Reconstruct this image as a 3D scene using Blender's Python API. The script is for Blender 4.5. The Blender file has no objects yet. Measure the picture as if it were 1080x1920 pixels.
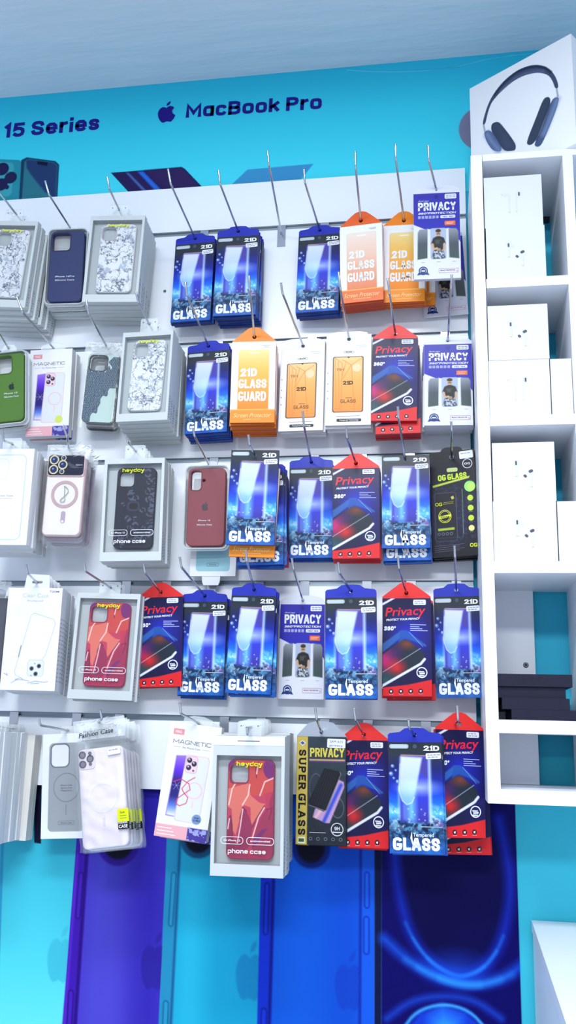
import bpy, math, random
import numpy as np
from mathutils import Vector, Matrix
from mathutils.geometry import tessellate_polygon

random.seed(7)
RNG = np.random.default_rng(11)
SC = bpy.context.scene
COL = SC.collection

# ------------------------------------------------------------------ camera
CAMLOC = np.array([0.0, -1.8, 1.35])
CM = np.array([[0.9869555051394083, 0.15889325116959604, 0.025918441461071928],
               [-0.012408132327334492, 0.23558675157734832, -0.9717741099316137],
               [-0.16051438915923616, 0.9587762080975876, 0.23448520989360688]])
FPX = 1745.14
cd = bpy.data.cameras.new('camera')
cd.sensor_fit = 'VERTICAL'
cd.sensor_height = 36.0
cd.lens = FPX / 1920 * 36.0
cd.clip_start = 0.02
cam = bpy.data.objects.new('camera', cd)
COL.objects.link(cam)
r, d, f = CM
cam.matrix_world = Matrix(((r[0], -d[0], -f[0], CAMLOC[0]), (r[1], -d[1], -f[1], CAMLOC[1]),
                           (r[2], -d[2], -f[2], CAMLOC[2]), (0, 0, 0, 1)))
SC.camera = cam

def at(px, py, Y):
    """photo pixel -> point of the plane y = Y"""
    v = CM.T @ np.array([(px - 540) / FPX, (py - 960) / FPX, 1.0])
    return CAMLOC + v * ((Y - CAMLOC[1]) / v[1])

# ------------------------------------------------------------------ colour
def lin(c):
    c = np.asarray(c, float)
    return np.where(c <= 0.04045, c / 12.92, ((c + 0.055) / 1.055) ** 2.4)

def C8(*c):
    return np.array(c, float) / 255.0

WHITE = C8(240, 242, 245)
INK = C8(28, 28, 36)

# ------------------------------------------------------------------ materials
def new_mat(name):
    m = bpy.data.materials.new(name)
    m.use_nodes = True
    return m, m.node_tree.nodes, m.node_tree.links, m.node_tree.nodes['Principled BSDF']

def pset(b, **kw):
    names = dict(rough='Roughness', metal='Metallic', spec='Specular IOR Level', coat='Coat Weight',
                 coatr='Coat Roughness', trans='Transmission Weight', alpha='Alpha', ior='IOR')
    for k, v in kw.items():
        b.inputs[names[k]].default_value = v

def print_mat(name, rough, spec=0.4, coat=0.0, metal=0.0, bump=0.0, bscale=300):
    m, n, l, b = new_mat(name)
    a = n.new('ShaderNodeAttribute')
    a.attribute_name = 'Art'
    l.new(a.outputs['Color'], b.inputs['Base Color'])
    pset(b, rough=rough, spec=spec, coat=coat, coatr=0.12, metal=metal)
    if bump:
        t = n.new('ShaderNodeTexCoord')
        x = n.new('ShaderNodeTexNoise')
        x.inputs['Scale'].default_value = bscale
        u = n.new('ShaderNodeBump')
        u.inputs['Strength'].default_value = bump
        u.inputs['Distance'].default_value = 0.002
        l.new(t.outputs['Object'], x.inputs['Vector'])
        l.new(x.outputs['Fac'], u.inputs['Height'])
        l.new(u.outputs['Normal'], b.inputs['Normal'])
    return m

def clear_mat(name, gloss, rough, haze=0.0, tint=(1, 1, 1)):
    m, n, l, b = new_mat(name)
    out = n['Material Output']
    tr = n.new('ShaderNodeBsdfTransparent')
    tr.inputs['Color'].default_value = (*tint, 1)
    gl = n.new('ShaderNodeBsdfGlossy')
    gl.inputs['Roughness'].default_value = rough
    df = n.new('ShaderNodeBsdfDiffuse')
    df.inputs['Color'].default_value = (0.85, 0.9, 0.92, 1)
    m1 = n.new('ShaderNodeMixShader')
    m2 = n.new('ShaderNodeMixShader')
    fr = n.new('ShaderNodeFresnel')
    fr.inputs['IOR'].default_value = gloss
    l.new(fr.outputs['Fac'], m1.inputs['Fac'])
    l.new(tr.outputs[0], m1.inputs[1])
    l.new(gl.outputs[0], m1.inputs[2])
    m2.inputs['Fac'].default_value = haze
    l.new(m1.outputs[0], m2.inputs[1])
    l.new(df.outputs[0], m2.inputs[2])
    l.new(m2.outputs[0], out.inputs['Surface'])
    n.remove(b)
    return m

MAT = {}
MAT['print'] = print_mat('glossy_printed_card', 0.4, 0.2, 0.04)
MAT['matte'] = print_mat('matte_printed_card', 0.55, 0.22)
MAT['silicone'] = print_mat('soft_silicone', 0.5, 0.3)
MAT['shiny'] = print_mat('shiny_plastic', 0.18, 0.5, 0.3)
MAT['chrome_print'] = print_mat('polished_metal', 0.22, 0.5, metal=0.9)
MAT['vinyl'] = print_mat('printed_vinyl', 0.5, 0.1, 0.0, bump=0.06, bscale=9)
MAT['clear'] = clear_mat('clear_plastic_window', 1.22, 0.06, 0.02)
MAT['tray'] = clear_mat('frosted_clear_tray', 1.4, 0.15, 0.42)
MAT['bag'] = clear_mat('crinkled_poly_bag', 1.28, 0.1, 0.05)
MAT['bagtop'] = clear_mat('gathered_poly_bag', 1.4, 0.15, 0.30)
MAT['tab'] = clear_mat('clear_hang_tab', 1.45, 0.1, 0.30)

def plain_mat(name, rgb, rough, metal=0.0, spec=0.4, bump=None, stretch=None, mottle=0.0):
    m, n, l, b = new_mat(name)
    b.inputs['Base Color'].default_value = (*lin(C8(*rgb)), 1)
    pset(b, rough=rough, metal=metal, spec=spec)
    if bump or mottle:
        t = n.new('ShaderNodeTexCoord')
        mp = n.new('ShaderNodeMapping')
        if stretch:
            mp.inputs['Scale'].default_value = stretch
        x = n.new('ShaderNodeTexNoise')
        x.inputs['Scale'].default_value = bump[0] if bump else 6
        x.inputs['Detail'].default_value = 6
        l.new(t.outputs['Object'], mp.inputs['Vector'])
        l.new(mp.outputs['Vector'], x.inputs['Vector'])
        if bump:
            u = n.new('ShaderNodeBump')
            u.inputs['Strength'].default_value = bump[1]
            u.inputs['Distance'].default_value = bump[2]
            l.new(x.outputs['Fac'], u.inputs['Height'])
            l.new(u.outputs['Normal'], b.inputs['Normal'])
        if mottle:
            rp = n.new('ShaderNodeMapRange')
            rp.inputs['To Min'].default_value = 1 - mottle
            rp.inputs['To Max'].default_value = 1.0
            mx = n.new('ShaderNodeMix')
            mx.data_type = 'RGBA'
            mx.blend_type = 'MULTIPLY'
            mx.inputs['Factor'].default_value = 1.0
            mx.inputs['A'].default_value = (*lin(C8(*rgb)), 1)
            l.new(x.outputs['Fac'], rp.inputs['Value'])
            l.new(rp.outputs['Result'], mx.inputs['B'])
            l.new(mx.outputs['Result'], b.inputs['Base Color'])
    return m

MAT['steel'] = plain_mat('chromed_steel_wire', (190, 192, 198), 0.18, 1.0)
MAT['alu'] = plain_mat('aluminium_insert', (132, 144, 152), 0.35, 0.8)
MAT['board'] = plain_mat('white_slatwall_melamine', (240, 244, 249), 0.28, 0, 0.4, mottle=0.03)
MAT['laminate'] = plain_mat('white_shelf_laminate', (236, 239, 246), 0.4, 0, 0.4, mottle=0.02)
MAT['ceiling'] = plain_mat('brushed_ceiling_paint', (206, 218, 228), 0.45, 0, 0.35, bump=(5, 0.35, 0.012), stretch=(1, 5, 1), mottle=0.08)
MAT['floor'] = plain_mat('pale_floor_tile', (205, 208, 212), 0.3, mottle=0.05)
MAT['counter'] = plain_mat('white_counter_laminate', (236, 238, 242), 0.35, mottle=0.02)
MAT['blackbox'] = plain_mat('dark_navy_carton', (26, 26, 46), 0.5, spec=0.2, mottle=0.05)
MAT['silver'] = plain_mat('silver_grey_lid', (150, 152, 156), 0.35, 0.3)
MAT['blackplastic'] = plain_mat('black_plastic', (22, 22, 28), 0.4)

# ------------------------------------------------------------------ mesh builder
PAPER = 0.84      # printed stock is a little greyer than the white laminate
class MB:
    def __init__(s):
        s.v, s.c, s.f, s.m, s.n, s.sm = [], [], [], [], 0, []
        s.mats = []

    def mat(s, name):
        if name not in s.mats:
            s.mats.append(name)
        return s.mats.index(name)

    def add(s, verts, faces, col=WHITE, mat='print', smooth=False):
        verts = np.asarray(verts, float).reshape(-1, 3)
        col = np.asarray(col, float)
        if col.ndim == 1:
            col = np.repeat(col[None, :], len(verts), 0)
        s.v.append(verts)
        s.c.append(lin(col) * (1.0 if mat == 'vinyl' else PAPER))
        k = s.n
        s.f += [tuple(i + k for i in fc) for fc in faces]
        mi = s.mat(mat)
        s.m += [mi] * len(faces)
        s.sm += [smooth] * len(faces)
        s.n += len(verts)

    def box(s, x0, x1, y0, y1, z0, z1, col=WHITE, mat='print'):
        v = [(x, y, z) for x in (x0, x1) for y in (y0, y1) for z in (z0, z1)]
        s.add(v, [(0, 1, 3, 2), (4, 6, 7, 5), (0, 4, 5, 1), (2, 3, 7, 6), (0, 2, 6, 4), (1, 5, 7, 3)], col, mat)

    def poly(s, loops, y, col, mat='print', flip=False):
        """flat filled polygon (with holes) in the plane y"""
        ls = [[Vector((p[0], p[1], 0)) for p in L] for L in loops]
        tri = tessellate_polygon(ls)
        pts = [p for L in loops for p in L]
        v = [(p[0], y, p[1]) for p in pts]
        fs = []
        for t in tri:
            a, b, c = (pts[i] for i in t)
            ar = (b[0] - a[0]) * (c[1] - a[1]) - (b[1] - a[1]) * (c[0] - a[0])
            t = tuple(t) if ar > 0 else tuple(reversed(t))
            fs.append(tuple(reversed(t)) if flip else t)
        s.add(v, fs, col, mat)

    def solid(s, loops, y0, y1, col, mat='print', cham=0.0):
        """extruded polygon with holes; optional chamfer at the front"""
        cl = []
        for i, L in enumerate(loops):
            cl.append(inset(L, cham if i == 0 else -cham) if cham else L)
        s.poly(cl, y0, col, mat)
        s.poly(loops, y1, col, mat, True)
        for L, K in zip(loops, cl):
            n = len(L)
            if cham:
                v = [(p[0], y0, p[1]) for p in K] + [(p[0], y0 + cham, p[1]) for p in L]
                s.add(v, [(i, i + n, (i + 1) % n + n, (i + 1) % n) for i in range(n)], col, mat, True)
            v = [(p[0], y0 + cham, p[1]) for p in L] + [(p[0], y1, p[1]) for p in L]
            s.add(v, [(i, i + n, (i + 1) % n + n, (i + 1) % n) for i in range(n)], col, mat)

    def grid(s, x0, x1, z1, z0, rgb, y, mat='print', mask=None):
        """rgb[nz, nx] sRGB colours; row 0 is the top edge z1"""
        nz, nx = rgb.shape[:2]
        X, Z = np.meshgrid(np.linspace(x0, x1, nx), np.linspace(z1, z0, nz))
        v = np.stack([X, np.full_like(X, y), Z], -1).reshape(-1, 3)
        i = (np.arange(nz - 1)[:, None] * nx + np.arange(nx - 1)[None, :])
        if mask is not None:
            mm = mask[:-1, :-1] + mask[1:, :-1] + mask[:-1, 1:] + mask[1:, 1:]
            i = i[mm > 2.0]
        i = i.reshape(-1)
        s.add(v, list(zip(i.tolist(), (i + nx).tolist(), (i + nx + 1).tolist(), (i + 1).tolist())), rgb.reshape(-1, 3), mat)

    def text(s, body, x, z, w=None, h=0.01, y=-0.0004, col=WHITE, bold=0.0, shear=0.0, rot=0.0, align='L', mat='print'):
        vs, fs = glyphs(body, bold, shear)
        if not len(vs):
            return
        lo, hi = vs.min(0), vs.max(0)
        k = h / CAPH
        sx = (w / (hi[0] - lo[0])) if w else k
        q = np.empty((len(vs), 2))
        q[:, 0] = (vs[:, 0] - lo[0]) * sx
        q[:, 1] = vs[:, 1] * k
        tw = (hi[0] - lo[0]) * sx
        if align == 'C':
            q[:, 0] -= tw / 2
        elif align == 'R':
            q[:, 0] -= tw
        c_, s_ = math.cos(rot), math.sin(rot)
        P = np.stack([x + q[:, 0] * c_ - q[:, 1] * s_, np.full(len(q), y), z + q[:, 0] * s_ + q[:, 1] * c_], -1)
        s.add(P, fs, col, mat)

    def tube(s, pts, rad, mat='steel', seg=10, col=WHITE, cap=True):
        pts = [Vector(p) for p in pts]
        rings = []
        up = Vector((1, 0.03, 0.02)).normalized()
        for i, p in enumerate(pts):
            a = pts[max(i - 1, 0)]
            b = pts[min(i + 1, len(pts) - 1)]
            t = (b - a).normalized()
            u = (up - t * up.dot(t)).normalized()
            w = t.cross(u)
            rr = rad[i] if hasattr(rad, '__len__') else rad
            rings.append([p + (u * math.cos(2 * math.pi * k / seg) + w * math.sin(2 * math.pi * k / seg)) * rr for k in range(seg)])
        v = [tuple(q) for R in rings for q in R]
        fs = []
        for i in range(len(pts) - 1):
            for k in range(seg):
                a, b = i * seg + k, i * seg + (k + 1) % seg
                fs.append((a, b, b + seg, a + seg))
        s.add(v, fs, col, mat, True)
        if cap:
            s.add(v[:seg], [tuple(range(seg))[::-1]], col, mat)
            s.add(v[-seg:], [tuple(range(seg))], col, mat)

    def mesh(s, name):
        me = bpy.data.meshes.new(name)
        V = np.concatenate(s.v)
        me.from_pydata(V.tolist(), [], s.f)
        at_ = me.color_attributes.new('Art', 'FLOAT_COLOR', 'POINT')
        cc = np.ones((len(V), 4), np.float32)
        cc[:, :3] = np.concatenate(s.c)
        at_.data.foreach_set('color', cc.reshape(-1))
        me.polygons.foreach_set('material_index', np.array(s.m, np.int32))
        me.polygons.foreach_set('use_smooth', np.array(s.sm, bool))
        for m in s.mats:
            me.materials.append(MAT[m])
        me.update()
        return me

    def build(s, name, parent=None):
        o = bpy.data.objects.new(name, s.mesh(name))
        COL.objects.link(o)
        if parent:
            o.parent = parent
        return o

def inset(L, d):
    """move a loop inwards by d (works for either winding)"""
    n = len(L)
    A = sum(L[i][0] * L[(i + 1) % n][1] - L[(i + 1) % n][0] * L[i][1] for i in range(n))
    sg = 1 if A > 0 else -1
    out = []
    for i in range(n):
        a, b, c = L[i - 1], L[i], L[(i + 1) % n]
        e1 = np.array(b) - np.array(a)
        e2 = np.array(c) - np.array(b)
        n1 = np.array([-e1[1], e1[0]]) / (np.hypot(*e1) + 1e-12)
        n2 = np.array([-e2[1], e2[0]]) / (np.hypot(*e2) + 1e-12)
        nn = n1 + n2
        nn = nn / max(np.dot(nn, nn) / 2, 0.4)
        out.append((b[0] + sg * d * nn[0], b[1] + sg * d * nn[1]))
    return out

def rrect(cx, cz, w, h, rad, seg=6):
    o = []
    for qx, qz, a0 in ((1, 1, 0), (-1, 1, 90), (-1, -1, 180), (1, -1, 270)):
        for k in range(seg + 1):
            a = math.radians(a0 + 90 * k / seg)
            o.append((cx + qx * (w / 2 - rad) + rad * math.cos(a), cz + qz * (h / 2 - rad) + rad * math.sin(a)))
    return o

def circle(cx, cz, rx, rz=None, seg=24):
    rz = rz or rx
    return [(cx + rx * math.cos(2 * math.pi * k / seg), cz + rz * math.sin(2 * math.pi * k / seg)) for k in range(seg)]

_G = {}
def glyphs(body, bold, shear):
    key = (body, bold, shear)
    if key not in _G:
        cu = bpy.data.curves.new('lettering', 'FONT')
        cu.body = body
        cu.resolution_u = 3
        cu.offset = bold
        cu.shear = shear
        ob = bpy.data.objects.new('lettering', cu)
        COL.objects.link(ob)
        bpy.context.view_layer.update()
        me = ob.to_mesh()
        vs = np.array([(v.co.x, v.co.y) for v in me.vertices]).reshape(-1, 2)
        fs = []
        for p in me.polygons:
            t = tuple(p.vertices)
            a, b, c = vs[t[0]], vs[t[1]], vs[t[2]]
            ar = (b[0] - a[0]) * (c[1] - a[1]) - (b[1] - a[1]) * (c[0] - a[0])
            fs.append(t if ar > 0 else t[::-1])
        ob.to_mesh_clear()
        bpy.data.objects.remove(ob)
        bpy.data.curves.remove(cu)
        _G[key] = (vs, fs)
    return _G[key]
CAPH = 0.7
CAPH = float(glyphs('H', 0, 0)[0][:, 1].max())

APPLE = [(0, .62), (.08, .68), (.2, .72), (.36, .66), (.44, .56), (.36, .48), (.32, .36), (.35, .22), (.44, .13), (.49, .1),
         (.45, -.02), (.38, -.14), (.29, -.25), (.2, -.29), (.1, -.26), (0, -.23), (-.1, -.26), (-.2, -.29), (-.3, -.24), (-.41, -.08),
         (-.48, .12), (-.5, .34), (-.44, .54), (-.33, .66), (-.2, .71), (-.08, .67)]
LEAF = [(.0, .74), (.02, .86), (.1, .96), (.24, 1.02), (.23, .9), (.15, .79)]
def apple_loops(cx, cz, sz, rot=0.0):
    c_, s_ = math.cos(rot), math.sin(rot)
    return [[(cx + sz * (p[0] * c_ - (p[1] - .3) * s_), cz + sz * (p[0] * s_ + (p[1] - .3) * c_)) for p in L] for L in (APPLE, LEAF)]

# ------------------------------------------------------------------ painting printed artwork
class Art:
    """printed picture sampled on a grid; u to the right, v downwards, both 0..1"""
    def __init__(s, w, h, res=0.0009, bg=WHITE):
        s.w, s.h = w, h
        s.nx, s.nz = max(2, int(round(w / res)) + 1), max(2, int(round(h / res)) + 1)
        s.u, s.v = np.meshgrid(np.linspace(0, 1, s.nx), np.linspace(0, 1, s.nz))
        s.res = res
        s.a = np.ones((s.nz, s.nx, 3)) * bg

    def aa(s, sd):
        return np.clip(0.5 - sd / s.res, 0, 1)

    def put(s, m, col, k=1.0):
        m = (m * k)[..., None]
        s.a = s.a * (1 - m) + np.asarray(col) * m
        return s

    def vgrad(s, stops):
        vs = [q[0] for q in stops]
        return np.stack([np.interp(s.v, vs, [q[1][i] for q in stops]) for i in range(3)], -1)

    def m_rr(s, u0, v0, u1, v1, rad=0.0, soft=0.0, rot=0.0):
        x, y = (s.u - (u0 + u1) / 2) * s.w, (s.v - (v0 + v1) / 2) * s.h
        if rot:
            x, y = x * math.cos(rot) + y * math.sin(rot), -x * math.sin(rot) + y * math.cos(rot)
        qx, qy = abs(x) - (u1 - u0) * s.w / 2 + rad, abs(y) - (v1 - v0) * s.h / 2 + rad
        sd = np.hypot(np.maximum(qx, 0), np.maximum(qy, 0)) + np.minimum(np.maximum(qx, qy), 0) - rad
        return np.clip(0.5 - sd / (s.res + soft), 0, 1)

    def m_ring(s, u0, v0, u1, v1, rad, t, rot=0.0):
        return np.clip(s.m_rr(u0, v0, u1, v1, rad, 0, rot) - s.m_rr(u0 + t / s.w, v0 + t / s.h, u1 - t / s.w, v1 - t / s.h, max(rad - t, 0), 0, rot), 0, 1)

    def m_el(s, cu, cv, r, rv=None, soft=0.0):
        rv = rv or r
        dd = np.hypot((s.u - cu) * s.w / r, (s.v - cv) * s.h / rv)
        return np.clip(0.5 - (dd - 1) * min(r, rv) / (s.res + soft), 0, 1)

    def m_poly(s, pts, soft=0.0):
        X, Y = s.u * s.w, s.v * s.h
        P = [(p[0] * s.w, p[1] * s.h) for p in pts]
        ins = np.zeros_like(X, bool)
        dm = np.full_like(X, 9.0)
        for (x0, y0), (x1, y1) in zip(P, P[1:] + P[:1]):
            cr = ((y0 > Y) != (y1 > Y))
            ins ^= cr & (X < (x1 - x0) * (Y - y0) / ((y1 - y0) or 1e-12) + x0)
            L2 = (x1 - x0) ** 2 + (y1 - y0) ** 2 or 1e-12
            t = np.clip(((X - x0) * (x1 - x0) + (Y - y0) * (y1 - y0)) / L2, 0, 1)
            dm = np.minimum(dm, np.hypot(X - x0 - t * (x1 - x0), Y - y0 - t * (y1 - y0)))
        sd = np.where(ins, -dm, dm)
        return np.clip(0.5 - sd / (s.res + soft), 0, 1)

    def m_line(s, pts, t, soft=0.0):
        X, Y = s.u * s.w, s.v * s.h
        P = [(p[0] * s.w, p[1] * s.h) for p in pts]
        dm = np.full_like(X, 9.0)
        for (x0, y0), (x1, y1) in zip(P, P[1:]):
            L2 = (x1 - x0) ** 2 + (y1 - y0) ** 2 or 1e-12
            q = np.clip(((X - x0) * (x1 - x0) + (Y - y0) * (y1 - y0)) / L2, 0, 1)
            dm = np.minimum(dm, np.hypot(X - x0 - q * (x1 - x0), Y - y0 - q * (y1 - y0)))
        return np.clip(0.5 - (dm - t / 2) / (s.res + soft), 0, 1)

    def noise(s, cells, seed, octaves=3):
        rg = np.random.default_rng(seed)
        out = np.zeros_like(s.u)
        amp, tot = 1.0, 0.0
        for o in range(octaves):
            n = int(cells * 2 ** o)
            mz = max(2, int(n * s.h / s.w))
            g = rg.random((mz + 2, n + 2))
            x, y = s.u * n, s.v * mz
            xi, yi = x.astype(int), y.astype(int)
            fx, fy = x - xi, y - yi
            fx, fy = fx * fx * (3 - 2 * fx), fy * fy * (3 - 2 * fy)
            out += amp * ((g[yi, xi] * (1 - fx) + g[yi, xi + 1] * fx) * (1 - fy) + (g[yi + 1, xi] * (1 - fx) + g[yi + 1, xi + 1] * fx) * fy)
            tot += amp
            amp *= 0.55
        return out / tot

def tag(o, label, cat, group=None, kind=None):
    if label:
        o['label'] = label
    if cat:
        o['category'] = cat
    if group:
        o['group'] = group
    if kind:
        o['kind'] = kind
    return o

def empty(name, loc=(0, 0, 0)):
    o = bpy.data.objects.new(name, None)
    o.empty_display_size = 0.02
    o.location = loc
    COL.objects.link(o)
    return o

def pose_matrix(x, y, z, roll, pitch, yaw, sx=1, sz=1, sy=1):
    R = Matrix.Rotation(math.radians(yaw), 4, 'Z') @ Matrix.Rotation(math.radians(pitch), 4, 'X') @ Matrix.Rotation(math.radians(roll), 4, 'Y')
    return Matrix.Translation((x, y, z)) @ R @ Matrix.Diagonal((sx, sy, sz, 1))

def dup(root):
    q = root.copy()
    COL.objects.link(q)
    for ch in root.children:
        k = ch.copy()
        COL.objects.link(k)
        k.parent = q
        for g in ch.children:
            e = g.copy()
            COL.objects.link(e)
            e.parent = k
    return q
LP1, LP2, WS, EXPO = 42.0, 105.0, 0.9, 0.06
# ------------------------------------------------------------------ a plain stroke alphabet for bold block lettering
def _o(h=1.0):
    return [(.3, 0), (.7, 0), (.92, .08 * h), (1, .28 * h), (1, .72 * h), (.92, .92 * h), (.7, h), (.3, h), (.08, .92 * h), (0, .72 * h), (0, .28 * h), (.08, .08 * h), (.3, 0)]
_C = [(.98, .82), (.91, .93), (.7, 1), (.3, 1), (.08, .92), (0, .72), (0, .28), (.08, .08), (.3, 0), (.7, 0), (.91, .07), (.98, .18)]
_P = [(0, 0), (0, 1), (.65, 1), (.93, .92), (1, .75), (.93, .57), (.65, .48), (0, .48)]
_S = [(1, .76), (.9, .93), (.68, 1), (.32, 1), (.1, .93), (0, .78), (.1, .61), (.35, .54), (.65, .46), (.9, .39), (1, .22), (.9, .07), (.68, 0), (.32, 0), (.1, .07), (0, .24)]
_sc = lambda L, k: [(x, y * k) for x, y in L]
XH = .73
GLY = {
    'A': ([[(0, 0), (.42, 1), (.58, 1), (1, 0)], [(.2, .3), (.8, .3)]], .74), 'B': ([[(0, 0), (0, 1), (.65, 1), (.92, .92), (.95, .74), (.88, .6), (.65, .53), (0, .53)], [(.65, .53), (.95, .44), (1, .26), (.94, .08), (.65, 0), (0, 0)]], .66),
    'C': ([_C], .7), 'D': ([[(0, 0), (0, 1), (.55, 1), (.88, .9), (1, .68), (1, .32), (.88, .1), (.55, 0), (0, 0)]], .7), 'E': ([[(1, 1), (0, 1), (0, 0), (1, 0)], [(0, .52), (.85, .52)]], .56),
    'G': ([[(.97, .85), (.9, .94), (.7, 1), (.3, 1), (.08, .92), (0, .72), (0, .28), (.08, .08), (.3, 0), (.7, 0), (.92, .08), (1, .24), (1, .42), (.62, .42)]], .74), 'H': ([[(0, 0), (0, 1)], [(1, 0), (1, 1)], [(0, .52), (1, .52)]], .66), 'I': ([[(.5, 0), (.5, 1)]], 0), 'L': ([[(0, 1), (0, 0), (1, 0)]], .56),
    'M': ([[(0, 0), (0, 1), (.5, .28), (1, 1), (1, 0)]], .9), 'N': ([[(0, 0), (0, 1), (1, 0), (1, 1)]], .72), 'O': ([_o()], .74), 'P': ([_P], .64), 'R': ([_P, [(.5, .48), (1, 0)]], .68),
    'S': ([_S], .64), 'T': ([[(0, 1), (1, 1)], [(.5, 1), (.5, 0)]], .62), 'U': ([[(0, 1), (0, .28), (.1, .08), (.34, 0), (.66, 0), (.9, .08), (1, .28), (1, 1)]], .68), 'V': ([[(0, 1), (.46, 0), (.54, 0), (1, 1)]], .74),
    'Y': ([[(0, 1), (.5, .46), (1, 1)], [(.5, .46), (.5, 0)]], .72),
    'a': ([_o(XH), [(1, XH), (1, 0)]], .56), 'c': ([_sc(_C, XH)], .54), 'd': ([_o(XH), [(1, 1.02), (1, 0)]], .57), 'e': ([[(.02, .36), (1, .36), (.96, .58), (.72, XH), (.28, XH), (.04, .6), (0, .36), (.05, .13), (.3, 0), (.7, 0), (.94, .1)]], .56),
    'h': ([[(0, 0), (0, 1.02)], [(0, .45), (.2, .66), (.52, XH), (.86, .66), (1, .45), (1, 0)]], .54), 'i': ([[(.5, 0), (.5, .63)], [(.5, 1.03), (.5, 1.05)]], 0), 'k': ([[(0, 0), (0, 1.02)], [(1, XH), (.05, .3)], [(.4, .46), (1, 0)]], .54),
    'n': ([[(0, 0), (0, XH)], [(0, .45), (.2, .66), (.52, XH), (.86, .66), (1, .45), (1, 0)]], .54), 'o': ([_o(XH)], .58), 'p': ([_o(XH), [(0, XH), (0, -.3)]], .57), 'r': ([[(0, 0), (0, XH)], [(0, .44), (.3, .66), (1, XH)]], .32),
    's': ([_sc(_S, XH)], .48), 'y': ([[(0, XH), (.5, .02)], [(1, XH), (.45, -.3), (.1, -.3)]], .56),
    '0': ([_o()], .62), '1': ([[(0, .8), (.9, 1), (.9, 0)]], .24), '2': ([[(0, .76), (.1, .93), (.34, 1), (.66, 1), (.92, .92), (1, .74), (.88, .54), (0, 0), (1, 0)]], .6), '3': ([[(0, .86), (.25, 1), (.7, 1), (.95, .9), (.95, .64), (.7, .54), (.4, .54)], [(.7, .54), (1, .42), (1, .14), (.75, 0), (.25, 0), (0, .14)]], .6),
    '5': ([[(.94, 1), (.12, 1), (.06, .55), (.35, .63), (.7, .6), (.95, .48), (1, .3), (.92, .1), (.65, 0), (.3, 0), (0, .12)]], .6), '6': ([[(.9, .92), (.66, 1), (.32, 1), (.08, .86), (0, .6), (0, .26), (.12, .07), (.4, 0), (.7, 0), (.94, .1), (1, .3), (.92, .5), (.65, .6), (.3, .56), (0, .4)]], .62),
    '9': ([[(.1, .08), (.34, 0), (.68, 0), (.92, .14), (1, .4), (1, .74), (.88, .93), (.6, 1), (.3, 1), (.06, .9), (0, .7), (.08, .5), (.35, .4), (.7, .44), (1, .6)]], .62), '\u00b0': ([[(.3, .75), (.7, .75), (1, .82), (1, .93), (.7, 1), (.3, 1), (0, .93), (0, .82), (.3, .75)]], .2), '-': ([[(0, .42), (1, .42)]], .34),
}

def block(mb, body, x, z, w, h, y=-.0004, col=WHITE, s=.22, cond=1.0, shear=0.0, rot=0.0, gap=.1, mat='print', serif=False):
    """bold lettering: s stroke width, cond width factor (both of the cap height); fitted to width w when given"""
    polys, X = [], 0.0
    for ch in body:
        if ch == ' ':
            X += .34 * cond
            continue
        st, W = GLY[ch]
        W = W * cond
        for L in st:
            pts = [np.array([X + s / 2 + p[0] * W, (s / 2 + p[1] * (1 - s)) if p[1] >= 0 else p[1]]) for p in L]
            closed = np.allclose(pts[0], pts[-1])
            n = len(pts)
            lt, rt = [], []
            for i in range(n):
                a = pts[i - 1] if i > 0 else (pts[-2] if closed else None)
                b = pts[i + 1] if i < n - 1 else (pts[1] if closed else None)
                d1 = (pts[i] - a) / np.linalg.norm(pts[i] - a) if a is not None else None
                d2 = (b - pts[i]) / np.linalg.norm(b - pts[i]) if b is not None else None
                d1 = d2 if d1 is None else d1
                d2 = d1 if d2 is None else d2
                n1, n2 = np.array([-d1[1], d1[0]]), np.array([-d2[1], d2[0]])
                nn = (n1 + n2)
                nn = nn / max(np.dot(nn, nn) / 2, .35)
                e = np.zeros(2)
                if not closed and i in (0, n - 1):      # square ends reach the letter's edge
                    e = (-d2 if i == 0 else d1) * s / 2 * (1 if abs(d1[0]) < .3 or abs(d1[1]) < .3 else .55)
                lt.append(pts[i] + nn * s / 2 + e)
                rt.append(pts[i] - nn * s / 2 + e)
            for i in range(n - 1):
                polys.append([rt[i], rt[i + 1], lt[i + 1], lt[i]])
            if serif:
                for q, dd in ((pts[0], 0), (pts[-1], 0)):
                    if q[1] < s or q[1] > 1 - s:
                        zz = 0 if q[1] < s else 1 - s * .5
                        polys.append([(q[0] - s * .95, zz), (q[0] + s * .95, zz), (q[0] + s * .95, zz + s * .5), (q[0] - s * .95, zz + s * .5)])
        X += W + s + gap * cond
    if not polys:
        return
    P = np.array(polys, float)
    P[..., 0] += P[..., 1] * shear
    P[..., 0] -= P[..., 0].min()
    tw = P[..., 0].max()
    sx = w / tw if w else h
    q0, q1 = P[..., 0] * sx, P[..., 1] * h
    c_, s_ = math.cos(rot), math.sin(rot)
    V = np.stack([x + q0 * c_ - q1 * s_, np.full_like(q0, y), z + q0 * s_ + q1 * c_], -1).reshape(-1, 3)
    k = np.arange(len(P)) * 4
    mb.add(V, [tuple(range(i, i + 4)) for i in k.tolist()], col, mat)

def smooth(pts, n=2, closed=True):
    """round the corners of a polyline (corner cutting)"""
    for _ in range(n):
        o = [] if closed else [pts[0]]
        m = len(pts)
        for i in range(m if closed else m - 1):
            a, b = pts[i], pts[(i + 1) % m]
            o += [(a[0] * .75 + b[0] * .25, a[1] * .75 + b[1] * .25), (a[0] * .25 + b[0] * .75, a[1] * .25 + b[1] * .75)]
        if not closed:
            o.append(pts[-1])
        pts = o
    return pts

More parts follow.
